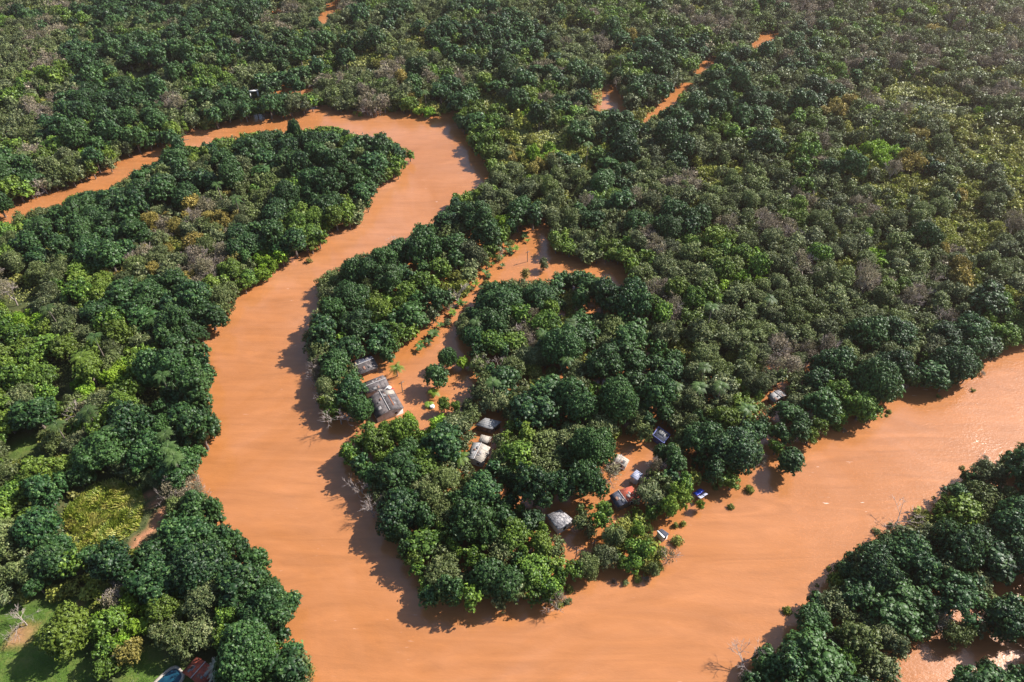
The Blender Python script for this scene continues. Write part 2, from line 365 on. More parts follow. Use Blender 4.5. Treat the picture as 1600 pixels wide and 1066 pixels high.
x2 = N.new('ShaderNodeMix'); x2.data_type = 'RGBA'; L.new(a2.outputs['Fac'], x2.inputs['Factor']); L.new(x1.outputs['Result'], x2.inputs['A']); L.new(earth, x2.inputs['B'])
L.new(x2.outputs['Result'], b.inputs['Base Color']); b.inputs['Roughness'].default_value = 0.95; b.inputs['Specular IOR Level'].default_value = 0.1
bp = N.new('ShaderNodeBump'); bp.inputs['Strength'].default_value = 0.8; bp.inputs['Distance'].default_value = 0.15
L.new(noise(2.2, 5, 0.7), bp.inputs['Height']); L.new(bp.outputs[0], b.inputs['Normal'])
SOIL = m


# ------------------------------------------------------------------ setting: ground sheet and river
def ground_state(x, y):
    px, py, _ = project(x, y, 0.0)
    ok = (y * cP + CAM_H * sP) > 5
    wet = look(M_WATER | M_FLOOD, px, py) & ok
    return wet, look(M_LAWN, px, py) & ok, px, py


gx = np.concatenate([[-6000, -2500, -1100, -700], np.arange(-430, 431, 2.0), [700, 1100, 2500, 6000]])
gy = np.concatenate([[-4000, -1500, -500, -150], np.arange(-40, 521, 2.0), [700, 1100, 2500, 7000]])
GX, GY = np.meshgrid(gx, gy)
wet, lawn, GPX, GPY = ground_state(GX, GY)
inner = (np.abs(GX) <= 430) & (GY >= -40) & (GY <= 520)
wet &= inner; lawn &= inner


def blur(a, n=1):
    a = a.astype(float)
    for _ in range(n):
        p = np.pad(a, 1, mode='edge')
        a = (p[:-2, 1:-1] + p[2:, 1:-1] + p[1:-1, :-2] + p[1:-1, 2:] + p[1:-1, 1:-1] * 2) / 6
    return a


wf = blur(wet, 9)
land = np.clip(1 - wf * 7, -1, 1)
GZ = np.where(land > 0, 0.12 + 0.55 * land, -0.15 + 1.2 * land)
GZ = GZ + np.where(land > 0.2, (vnoise(GX, GY, 17, 3) - 0.5) * 0.5, 0)
lf = np.clip(blur(lawn, 1) * 1.3, 0, 1)
bx, by = unproject(36, 996); cx_, cy_ = unproject(118, 957)
ef = np.clip(1.5 - np.hypot((GX - bx), (GY - by)) / 1.6, 0, 1) + np.clip(1.4 - np.hypot((GX - cx_), (GY - cy_)) / 1.1, 0, 1) * .7
ef = np.where(look(M_EARTH, GPX, GPY) & inner, 0.9, ef); ef = np.clip(ef, 0, 1)
V = np.stack([GX, GY, GZ], -1).reshape(-1, 3)
ny, nx = GX.shape
I = np.arange(ny * nx).reshape(ny, nx)
Fq = np.stack([I[:-1, :-1], I[:-1, 1:], I[1:, 1:], I[1:, :-1]], -1).reshape(-1, 4)
q = QM(); q.add(V, Fq); me = q.mesh('ground', [SOIL], smooth=True)
for nme, arr in (('lawn', lf), ('earth', ef)):
    at = me.attributes.new(nme, 'FLOAT', 'POINT'); at.data.foreach_set('value', arr.astype(np.float32).ravel())
tag(put('ground', me), kind='structure')
gs = np.linspace(-1, 1, 25); WX, WY = np.meshgrid(gs * 900, gs * 700 + 350)
I = np.arange(625).reshape(25, 25)
q = QM(); q.add(np.stack([WX, WY, 0 * WX], -1).reshape(-1, 3), np.stack([I[:-1, :-1], I[:-1, 1:], I[1:, 1:], I[1:, :-1]], -1).reshape(-1, 4))
tag(put('river_water', q.mesh('river_water', [WATER])), kind='structure')


def ground_z(x, y):
    i = int(np.clip(np.searchsorted(gx, x), 1, len(gx) - 1)); j = int(np.clip(np.searchsorted(gy, y), 1, len(gy) - 1))
    return float(GZ[j, i])


# ------------------------------------------------------------------ tree shapes
def lobes_for(r, R, h, z0, n, rl0, rl1):
    out = []
    ns = 1 if n < 12 else int(r.integers(2, 5)); a0 = r.uniform(0, 6.28)
    subs = [(0, 0, 0, 1.0)] if ns == 1 else [(R * r.uniform(.26, .44) * math.cos(a0 + s_ * 6.28 / ns + r.uniform(-.4, .4)), R * r.uniform(.26, .44) * math.sin(a0 + s_ * 6.28 / ns + r.uniform(-.4, .4)), r.uniform(-0.16, 0.0) * h, r.uniform(0.62, 0.78)) for s_ in range(ns)]
    if ns > 1:
        for (sx_, sy_, sz_, sr) in subs: out += _dome(r, R * sr, h + sz_, z0, max(6, int(n * 1.25 / ns)), rl0 / sr * .95, rl1 / sr * .95, sx_, sy_)
        return np.array(out)
    return np.array(_dome(r, R, h, z0, n, rl0, rl1, 0, 0))


def _dome(r, R, h, z0, n, rl0, rl1, ox, oy):
    out = []
    for i in range(n):
        f = (i + 0.5) / n
        el = math.asin(1 - f * 1.12) if f * 1.12 < 2 else 0
        az = i * 2.399963 + r.uniform(-0.5, 0.5)
        rl = R * r.uniform(rl0, rl1)
        ch = (h - z0) * 0.5
        k = r.uniform(0.72, 1.10)
        hx = max(R - rl, 0.1) * math.cos(el) * k
        out.append((ox + hx * math.cos(az), oy + hx * math.sin(az), z0 + ch * 0.62 + (h - rl * 0.8 - z0 - ch * 0.62) * math.sin(el) * r.uniform(0.78, 1.08), rl))
    return out


def crown_into(q, r, kind, R, h, dens, leaf, lod):
    """leaf clumps on the outside of overlapping lobes, with gaps between them"""
    z0 = h * {'D': 0.22, 'M': 0.20, 'G': 0.16, 'Y': 0.25, 'B': 0.3, 'L': 0.18, 'S': 0.0}[kind]
    nl = {'D': 26, 'M': 24, 'G': 22, 'Y': 22, 'B': 14, 'L': 20, 'S': 9}[kind]
    if lod == 2: nl = int(nl * 0.7)
    nl = int(nl * r.uniform(0.6, 1.25))
    rl0, rl1 = {'D': (0.22, 0.36), 'M': (0.19, 0.34), 'G': (0.20, 0.38), 'Y': (0.20, 0.34), 'B': (0.25, 0.4), 'L': (0.22, 0.38), 'S': (0.32, 0.5)}[kind]
    ls_ = r.uniform(0.8, 1.25); rl0 *= ls_; rl1 *= ls_
    thick = {'D': 0.22, 'M': 0.34, 'G': 0.5, 'Y': 0.5, 'B': 0.8, 'L': 0.3, 'S': 0.4}[kind]
    jit = {'D': 0.35, 'M': 0.45, 'G': 0.6, 'Y': 0.95, 'B': 1.3, 'L': 0.65, 'S': 0.9}[kind]
    core = {'D': 0.72, 'M': 0.62, 'G': 0.42, 'Y': 0.4, 'B': 0, 'L': 0.6, 'S': 0.5}[kind]
    Lb = lobes_for(r, R, h, z0, nl, rl0, rl1)
    sq = r.uniform(0.82, 1.0); an = r.uniform(0, 6.28)
    Lb[:, 0] *= sq
    Lb[:, 0], Lb[:, 1] = Lb[:, 0] * math.cos(an) - Lb[:, 1] * math.sin(an), Lb[:, 0] * math.sin(an) + Lb[:, 1] * math.cos(an)
    cz = z0 + (h - z0) * 0.3
    for (x, y, z, rl) in Lb:
        n = max(6, int(dens * rl * rl * 4 * math.pi * 0.75 / (leaf * leaf * 0.31)))
        d = unit(r.normal(size=(n * 2, 3)))
        out = unit(np.array([[x, y, (z - cz) * 1.2 + 0.5]]))[0]
        keep = (d @ out > -0.35) & (d[:, 2] > -0.75)
        d = d[keep][:n]
        per = {'D': 9, 'M': 8, 'G': 6, 'Y': 6, 'B': 4, 'L': 7, 'S': 5}[kind]          # leaves gather in tufts
        m_ = max(3, len(d) // per); d = np.repeat(d[:m_], per, 0)
        rad = rl * (1 - thick * r.random(m_) ** 1.5 + 0.26 * r.random(m_)); rad = np.repeat(rad, per)
        tuft = np.repeat(r.uniform(0.5, 1.0, m_), per) * leaf * {'D': 1.0, 'M': 1.0, 'G': 1.3, 'Y': 1.3, 'B': 1.6, 'L': 1.0, 'S': 1.3}[kind]
        off = unit(r.normal(size=d.shape) + d * 0.5)
        P = np.array([x, y, z]) + d * rad[:, None] * np.array([1, 1, 0.78]) + off * (tuft * r.random(len(d)) ** 0.4)[:, None]
        Nn = d * 0.45 + off * 0.75 + np.array([0, 0, 0.25]) + r.normal(size=d.shape) * jit
        lv = np.clip(r.uniform(0.25, 0.65) + np.repeat(r.normal(size=m_) * 0.20, per) + r.normal(size=len(d)) * 0.16, 0, 1)
        q.leaves(P, Nn, leaf, lv, r=r)
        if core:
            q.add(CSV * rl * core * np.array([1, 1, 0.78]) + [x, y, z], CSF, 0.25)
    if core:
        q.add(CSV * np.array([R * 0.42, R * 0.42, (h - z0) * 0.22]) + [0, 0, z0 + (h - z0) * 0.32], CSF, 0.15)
    return Lb


def trunk_into(q, r, Lb, h, R, m=0, rad=None, k=6):
    rad = rad or (0.10 + R * 0.045)
    top = np.array([r.uniform(-.3, .3), r.uniform(-.3, .3), h * 0.42])
    q.tube((0, 0, -1.2), top * 0.5, rad * 1.25, rad, 7, m=m); q.tube(top * 0.5, top, rad, rad * 0.75, 7, m=m)
    for i in r.choice(len(Lb), min(k, len(Lb)), replace=False):
        e = Lb[i, :3]; mid = (top + e) / 2 + [0, 0, -0.1 * h]
        q.tube(top, mid, rad * 0.6, rad * 0.35, 5, m=m); q.tube(mid, e, rad * 0.35, rad * 0.12, 4, m=m)


def bare_into(q, r, R, h, lod, m=0):
    """forking limbs down to twigs"""
    def grow(p, d, l, rd, lev):
        e = p + d * l
        q.tube(p, e, rd, rd * 0.62, 5 if lev == 0 else 3, m=m)
        if lev == (4 if lod < 2 else 3): return
        for _ in range(r.integers(3, 5)):
            nd = unit(d + r.normal(size=3) * (0.50 if lev else 0.62) + [0, 0, 0.10])
            grow(p + d * l * r.uniform(0.55, 1.0), nd, l * r.uniform(0.58, 0.80), max(rd * 0.55, 0.022 if lod < 2 else 0.05), lev + 1)
    grow(np.array([0, 0, -1.0]), unit(np.array([r.uniform(-.1, .1), r.uniform(-.1, .1), 1.0])), h * 0.32 + 1.0, 0.10 + R * 0.035, 0)


NAMES = {'D': 'broadleaf_tree', 'M': 'leafy_tree', 'G': 'scrub_tree', 'Y': 'yellowing_tree', 'B': 'bare_tree', 'L': 'lime_green_tree', 'S': 'bush'}
HGT = {'D': (3.4, 1.35), 'M': (3.0, 1.25), 'G': (2.6, 1.25), 'Y': (3.2, 1.3), 'B': (3.2, 1.4), 'L': (2.2, 1.3), 'S': (0.5, 1.15)}


def tree_h(k, R): return HGT[k][0] + HGT[k][1] * R


REF_R = {'D': (4.8, 3.4), 'M': (3.4, 2.4), 'G': (2.9, 2.0), 'Y': (2.9, 2.2), 'B': (2.6, 1.9), 'L': (2.6, 1.8), 'S': (1.5, 1.0)}
LEAF = {'D': 0.42, 'M': 0.38, 'G': 0.28, 'Y': 0.34, 'B': 0.24, 'L': 0.42, 'S': 0.32}
DENS = {'D': 1.15, 'M': 1.05, 'G': 0.95, 'Y': 0.85, 'B': 0.34, 'L': 1.0, 'S': 1.0}
LIB = {}


def variant(kind, size, lod, v):
    key = (kind, size, lod, v)
    if key in LIB: return LIB[key]
    r = np.random.default_rng(abs(hash((ord(kind), size, lod, v))) % 2**31)
    R = REF_R[kind][size]; h = tree_h(kind, R)
    leaf = LEAF[kind] * (1.0, 1.35, 1.75)[lod]
    if kind == 'B': leaf = LEAF['B'] * (1, 1.6, 2.4)[lod]
    leaf *= (0.85, 1.0, 1.3, 0.95, 1.15, 0.8, 1.4, 1.05)[v % 8]
    dn = DENS[kind] * (1.0, 1.0, 0.85)[lod] * (1, .85, 1.1, .9, 1, 1.05, .8, .95)[v % 8]
    if kind != 'S': h *= (1.0, 0.82, 1.12, 0.92, 1.05, 0.88, 1.2, 0.96)[v % 8]
    qc = QM(); qt = QM()
    Lb = crown_into(qc, r, kind, R, h, dn * ((1, 1.3, 1.8)[lod] if kind == 'B' else 1), leaf, lod)
    if kind == 'B': bare_into(qt, r, R, h, lod)
    elif kind == 'S':
        for e in Lb[:5]: qt.tube((0, 0, -0.8), e[:3], 0.05, 0.02, 4)
    else: trunk_into(qt, r, Lb, h, R)
    LIB[key] = (qc, qt, R, h, {})
    return LIB[key]


def crown_mesh(key):
    qc, qt, R, h, c = variant(*key)
    if 'crown' not in c: c['crown'] = qc.mesh('crown', [FM[key[0]]])
    return c['crown']


def trunk_mesh(key):
    qc, qt, R, h, c = variant(*key)
    if 'trunk' not in c: c['trunk'] = qt.mesh('trunk', [BARK_PALE if key[0] == 'B' else BARK])
    return c['trunk']


def whole_mesh(key):
    qc, qt, R, h, c = variant(*key)
    if 'whole' not in c:
        q = QM(); V, F, A, M_, T = qc.data(); q.add(V, F, A, 0)
        V, F, A, M_, T = qt.data(); q.add(V, F, A, 1)
        c['whole'] = q.mesh(NAMES[key[0]], [FM[key[0]], BARK_PALE if key[0] == 'B' else BARK])
    return c['whole']


# ------------------------------------------------------------------ where each sort of tree grows (50 pixel cells)
GRID = ['GBGDDGDDBBGGGGDGBGGLGBBGBBBBSSBB', 'BGDDDDDGGDGGSSDDDGGSDDGGGDGBBBBB', 'BBDDDGLGDGGGSGGDGDGGDGDGGDBGBSBB', 'GGDDDGGDDGGGMDDLSGDGGDDDGBSBSSSB', 'GGLDDDMDDDWDDMDMSSSDGDBBGBSSSSBS', 'DGGDDDDDDDDDDWMMSSGDBBBGBGGBSGSS', 'DDDDBYYDDDDMWWWDDDGDGGBGBGBSGGSS', 'MDDDYBYDMDWWWDGMGDDMGLMGBSBSGSSB', 'GGMYBYYBDWWWDGGWDGGMGGLLGBGSGBSG', 'LGMDDDDWWDGGDWDDDGGDGGGGGGGGBDGG', 'LMGMGDWWWGGDMWDDGGDDGGGGGGGDGDDD', 'MLMGMDWWWGMWGBGDDGGGDGGGGGDDMDWW', 'LMGMGDWWWGMWLGGGDGDGDGGMGGDDWWWW', 'MLDMDDWWWWDDDLGGMGGDGGDGDWWWWWWW', 'LMDDDDWWWWBDDDGGGDDLDGDWWWWWWWWG', 'MDSSDBWWWWDBDDDDMDDGGLWWWWWWWWGG', 'GDSSSDWWWWWDDDDDMDGGWWWWWWWWGDGD', 'GDMDDDDWWWWWDDMDDGGWWWWWWWWDDDDD', 'GMMMGMDWWWWWDDDGMWWWWWWWDDDDDDGD', 'DLMLMGMMWWWWWWWWWWWWWWWDDDDDDBBG', 'DDDMBGMMWWWWWWWWWWWWWWWDDDDDWWWD', 'DDGSGMMMWWWWWWWWWWWWWWWDDDDDWWDD']
MIX = {'D': 'DDDDDDDDMGMG', 'M': 'MMMMMMDGGLSM', 'G': 'GGGGGGSMDSBG', 'B': 'BBGGGGGGSSMB', 'Y': 'YYYYYYYBYGDB', 'S': 'SSSSSSGLYSGS', 'L': 'LLLMMMSSLMGM'}
RANGE = {'D': (1.9, 5.8), 'M': (1.6, 4.2), 'G': (1.3, 4.0), 'Y': (1.5, 3.4), 'B': (1.4, 3.2), 'L': (1.2, 2.8), 'S': (0.7, 2.7)}


def code_at(px, py):
    c = int(np.clip(px / 50, 0, 31)); r_ = int(np.clip(py / 50, 0, 21))
    return GRID[r_][c]


placed = []           # (x, y, R, h, kind)
cell = {}


def near_free(x, y, R, k):
    i, j = int(x // 6), int(y // 6)
    for a in range(i - 2, i + 3):
        for b_ in range(j - 2, j + 3):
            for t in cell.get((a, b_), ()):
                f = 0.60 if t[2] > R * 1.5 else 0.66
                if (x - t[0]) ** 2 + (y - t[1]) ** 2 < (f * (R + t[2])) ** 2: return False
    return True


def record(x, y, R, h, k, extra=None):
    t = (x, y, R, h, k, extra)
    placed.append(t); cell.setdefault((int(x // 6), int(y // 6)), []).append(t)
    return t


_an = np.arange(8) * math.pi / 4
_rx = np.concatenate([np.cos(_an) * 0.86, np.cos(_an) * 0.55, [0, 0], [0.0, -0.45, 0.45]])
_ry = np.concatenate([np.sin(_an) * 0.86, np.sin(_an) * 0.55, [0, 0], [-0.6, -0.5, -0.5]])
_rz = np.concatenate([np.full(8, 0.5), np.full(8, 0.82), [0.97, 0.5], [0.14, 0.16, 0.16]])


def fits(x, y, R, h):
    px, py, _ = project(x + _rx * R, y + _ry * R, _rz * h)
    if look(M_NOTREE, px, py).any(): return False
    if R > 1.7:                                    # nothing tall stands between the sun and the open clearings
        L_ = (h - 1.0) / math.tan(SUN_EL); fr_ = np.array([0.45, 0.7, 0.9, 1.1])
        px, py, _ = project(x - math.sin(SUN_AZ) * L_ * fr_, y - math.cos(SUN_AZ) * L_ * fr_, 0.4)
        if look(M_SUNNY, px, py).any(): return False
    return True


# special trees first: (crown centre px, py, radius px, kind, label)
SPECIAL = [
 (681, 584, 23, 'D', 'lone dark dense tree standing in the flooded clearing, right of the leaning pole', 1),
 (699, 557, 16, 'D', 'smaller dark crown joined behind the lone tree of the flooded clearing', 1),
 (723, 565, 11, 'L', 'small bright green tree at the right edge of the flooded clearing', 1),
 (1236, 718, 24, 'D', 'lone leafy tree standing out in the river off the right-hand point, shadow beside it', 1),
 (458, 196, 9, 'D', 'tall slim tree rising above the far rim of the wooded island', 1),
 (482, 406, 5, 'S', 'tiny round bush alone in the river close to the island bank', 1),
 (638, 655, 16, 'L', 'bright lime tree directly below the big grey gabled roof', 1),
 (714, 456, 19, 'B', 'leafless pinkish tree beside the flooded track', 2),
 (764, 562, 21, 'B', 'wide greyish leafless tree right of the flooded clearing', 2),
 (529, 645, 19, 'B', 'tall bare tree leaning over the river left of the big grey roof', 2),
 (563, 756, 14, 'B', 'bare pale tree over the shadowed water, upper of two on that bank', 2),
 (580, 793, 16, 'B', 'bare brownish tree over the shadowed water, lower of two on that bank', 2),
 (618, 378, 8, 'B', 'small leafless tree on the river bank above the crowded tree point', 2),
 (1410, 806, 17, 'B', 'tall thin half-bare tree standing above the lower right bank', 2),
 (1166, 1028, 22, 'B', 'reddish leafless tree hanging over the river at the bottom bank', 2),
 (693, 630, 12, 'M', 'dark green bush cluster in the water below the flooded clearing', 1),
 (712, 634, 9, 'M', 'small round bush right beside the bush cluster below the clearing', 1),
 (105, 988, 43, 'M', 'big broad tree casting a wide dark shadow on the lawn', 1),
 (32, 968, 15, 'B', 'small pale leafless tree on the bare red patch of the lawn', 2),
 (205, 948, 19, 'L', 'brightest lime green tree right of the lawn', 1),
 (174, 975, 26, 'M', 'olive leafy tree touching the broad lawn tree on its right', 1),
 (206, 1022, 22, 'Y', 'orange-tinged tree with bare limbs left of the swimming pool', 1),
 (1548, 1080, 56, 'D', 'huge round dark tree in brown floodwater at the bottom right corner', 1),
 (1575, 962, 38, 'D', 'big dark tree at the right edge, above the corner tree', 1),
 (850, 411, 9, 'G', 'small grey bush in the open flooded field', 1),
 (821, 426, 10, 'Y', 'brownish bush at the lower edge of the open flooded field', 1),
 (1094, 788, 7, 'L', 'small lime bush in the water under the blue tarpaulin shelter', 1),
 (1056, 819, 5, 'S', 'tiny bush poking out of the river by the dark-roofed hut', 1),
 (1068, 817, 5, 'S', 'tiny outermost bush in the river by the dark-roofed hut', 1),
 (1059, 843, 9, 'S', 'half-drowned shrub in the river below the dark-roofed hut', 1),
 (1045, 868, 12, 'B', 'brown drowned thicket at the river edge below the hut', 1),
 (1022, 888, 12, 'G', 'drooping grey shrub at the tip of the low bank', 1),
 (870, 935, 14, 'B', 'rust-brown drowned shrub at the lower tip of the peninsula', 1),
 (787, 470, 34, 'D', 'widest dark dome of the group right of the flooded track', 1),
 (843, 462, 30, 'D', 'second broad dark dome right of the flooded track', 1),
 (772, 500, 30, 'D', 'dark round tree overhanging the flooded track in front of the wide dome', 1),
 (693, 690, 36, 'D', 'large dark tree left of the small white-roofed houses', 1),
 (548, 610, 30, 'D', 'dark tree hugging the left wall of the big grey roof', 1),
 (940, 805, 27, 'M', 'round olive-green tree between slate roof and red roof', 1),
 (1214, 697, 14, 'M', 'smaller green tree linking the lone river tree to the bank', 1),
 (1250, 668, 27, 'D', 'smooth dark tree on the bank above the lone river tree', 1),
 (70, 770, 34, 'D', 'large dark tree on the left of the yellow cane clearing', 1),
 (1150, 700, 40, 'D', 'big grey-green spreading tree on the right-hand point', 1),
]
specials = []
for (px, py, rp, k, lab, mode) in SPECIAL:
    z = 4.0
    for _ in range(3):
        x, y = unproject(px, py, z)
        sc_ = project(x, y, z)[2]; R = rp / sc_; h = tree_h(k, R) * (0.95 if k != 'S' else 1); z = h * 0.58
    if 'tall slim' in lab: h = 12; R = 2.6; x, y = unproject(px, py, h * .8)
    specials.append((record(x, y, R, h, k, lab), lab, mode))

X0, X1, Y0, Y1 = -340, 340, 18, 452
_pr = np.random.default_rng(77)
PJ = np.stack([_pr.normal(size=(128, 128)), _pr.normal(size=(128, 128)), _pr.integers(0, 12, (128, 128))], -1)
def _wx(x, y): return math.sin(x * 0.31 + 1.7 * math.sin(y * 0.23)) * 0.45
def _wy(x, y): return math.cos(y * 0.29 + 1.9 * math.sin(x * 0.27)) * 0.45
def attempt(n, r0, r1, fac=1.0, shore=False):
    ys = Y0 + (Y1 - Y0) * rng.random(n); xs = rng.uniform(-1, 1, n)
    hw = 75 + (ys - 18) * 0.60
    xs = xs * hw
    if shore:
        pa, pb, ss = project(xs, ys, 2.0); kk = look(M_SHORE, pa, pb); xs, ys = xs[kk], ys[kk]; n = len(xs)
    rs = rng.uniform(r0, r1, n); jx = rng.normal(0, 16, n); jy = rng.normal(0, 12, n); mi = rng.integers(0, 12, n)
    for i in range(n):
        x, y, R = xs[i], ys[i], rs[i]
        px, py, s_ = project(x, y, R + 2.0)
        pi, pj = int((x + 7 * _wx(x, y)) // 9) + 200, int((y + 7 * _wy(x, y)) // 9) + 200
        jh = PJ[pi % 128, pj % 128]
        c = code_at(px + jh[0] * 20, py + jh[1] * 14)
        if c == 'W': c = 'D'
        k = MIX[c][int(jh[2])]
        if look(M_LOW, px, py): k = 'GMGGMGSGMGBS'[int(jh[2])]
        lo, hi = RANGE[k]
        if not (lo <= R <= hi): continue
        h = tree_h(k, R) * (0.84 + 0.42 * ((xs[i] * 13.7) % 1) ** 1.6)
        if k != 'S' and look(M_MEAD, [px, px, px], [py, py - R * s_ * .7, py - R * s_ * 1.3]).any() and PJ[pi % 128, pj % 128, 0] > -1.1: continue
        if look(M_LOW, px, py) and R > 2.9: continue
        if near_free(x, y, R * fac, k) and fits(x, y, R, h): record(x, y, R, h, k)


attempt(9000, 4.4, 5.6)
attempt(16000, 3.5, 4.4)
attempt(30000, 2.7, 3.5)
attempt(42000, 2.0, 2.7)
attempt(42000, 1.4, 2.0)
attempt(30000, 0.8, 1.4)
attempt(60000, 1.8, 2.6, 0.72)
attempt(60000, 1.2, 1.8, 0.66)
attempt(120000, 2.4, 3.4, 0.45, True)
attempt(120000, 1.5, 2.4, 0.35, True)
attempt(90000, 0.9, 1.5, 0.3, True)
print('trees', len(placed), {k: sum(1 for t in placed if t[4] == k) for k in NAMES})

# ------------------------------------------------------------------ buildings of the flooded settlement
ROOF_GREY = plain('old_grey_sheet', (0.145, 0.122, 0.118), (0.050, 0.044, 0.046), 1.4, 0.75, wave=2.2)
ROOF_DARK = plain('dark_and_shaded_sheet', (0.085, 0.09, 0.12), (0.035, 0.04, 0.06), 1.8, 0.7, wave=2.2)  # real dark roofs, plus slopes where shade is put into the colour
ROOF_PALE = plain('pale_sheet', (0.32, 0.31, 0.30), (0.21, 0.205, 0.205), 1.0, 0.6, wave=2.2)
ROOF_CREAM = plain('cream_sheet', (0.40, 0.35, 0.29), (0.29, 0.25, 0.21), 1.6, 0.6, wave=2.2)
ROOF_RED = plain('red_tile', (0.42, 0.085, 0.045), (0.22, 0.07, 0.05), 2.5, 0.8, wave=3.0)
ROOF_SLATE = plain('mottled_slate', (0.34, 0.32, 0.32), (0.06, 0.06, 0.075), 2.6, 0.8, wave=1.6)
ROOF_BLUE = plain('blue_white_sheet', (0.44, 0.45, 0.54), (0.26, 0.27, 0.36), 1.2, 0.5)
WALL_W = plain('whitewash', (0.62, 0.60, 0.58), (0.42, 0.38, 0.34), 1.5, 0.85)
WALL_B = plain('wood_wall', (0.22, 0.15, 0.11), (0.10, 0.07, 0.05), 2.0, 0.9)
WALL_BLUE = plain('blue_paint', (0.10, 0.12, 0.30), (0.06, 0.07, 0.18), 2.0, 0.6)
TRIM_W = plain('white_trim', (0.78, 0.76, 0.74), (0.6, 0.58, 0.56), 4.0, 0.6)
TARP = plain('blue_tarpaulin', (0.05, 0.10, 0.62), (0.03, 0.06, 0.42), 3.0, 0.45)
GLASS = plain('window_dark', (0.02, 0.025, 0.03), (0.012, 0.015, 0.02), 2.0, 0.15, 0.5)
RUST = plain('rusty_iron', (0.30, 0.11, 0.05), (0.16, 0.06, 0.035), 4.0, 0.85)
PATCH_M = plain('patched_sheet', (0.24, 0.22, 0.21), (0.13, 0.12, 0.12), 2.0, 0.75)
RUST_SHEET = plain('rusty_sheet', (0.24, 0.13, 0.09), (0.13, 0.075, 0.06), 3.0, 0.85)
CAP_M = plain('weathered_cap', (0.46, 0.43, 0.41), (0.28, 0.26, 0.25), 5.0, 0.8)
RED = plain('red_plastic', (0.55, 0.05, 0.03), (0.38, 0.04, 0.03), 3.0, 0.4)
WOOD = plain('weathered_wood', (0.20, 0.15, 0.12), (0.10, 0.08, 0.07), 5.0, 0.9)
landmarks = []


def qobj(name, q, mat, parent): return put(name, q.mesh(name, [mat]), parent)


def slab(q, A, B, Cc, D, th=0.07, a=0.5):
    """a thin roof sheet with real thickness from four corners"""
    P = np.array([A, B, Cc, D], float); n = unit(np.cross(P[1] - P[0], P[3] - P[0]))
    if n[2] < 0: n = -n
    V = np.concatenate([P, P - n * th])
    q.add(V, [(0, 1, 2, 3), (7, 6, 5, 4), (0, 4, 5, 1), (1, 5, 6, 2), (2, 6, 7, 3), (3, 7, 4, 0)], a)


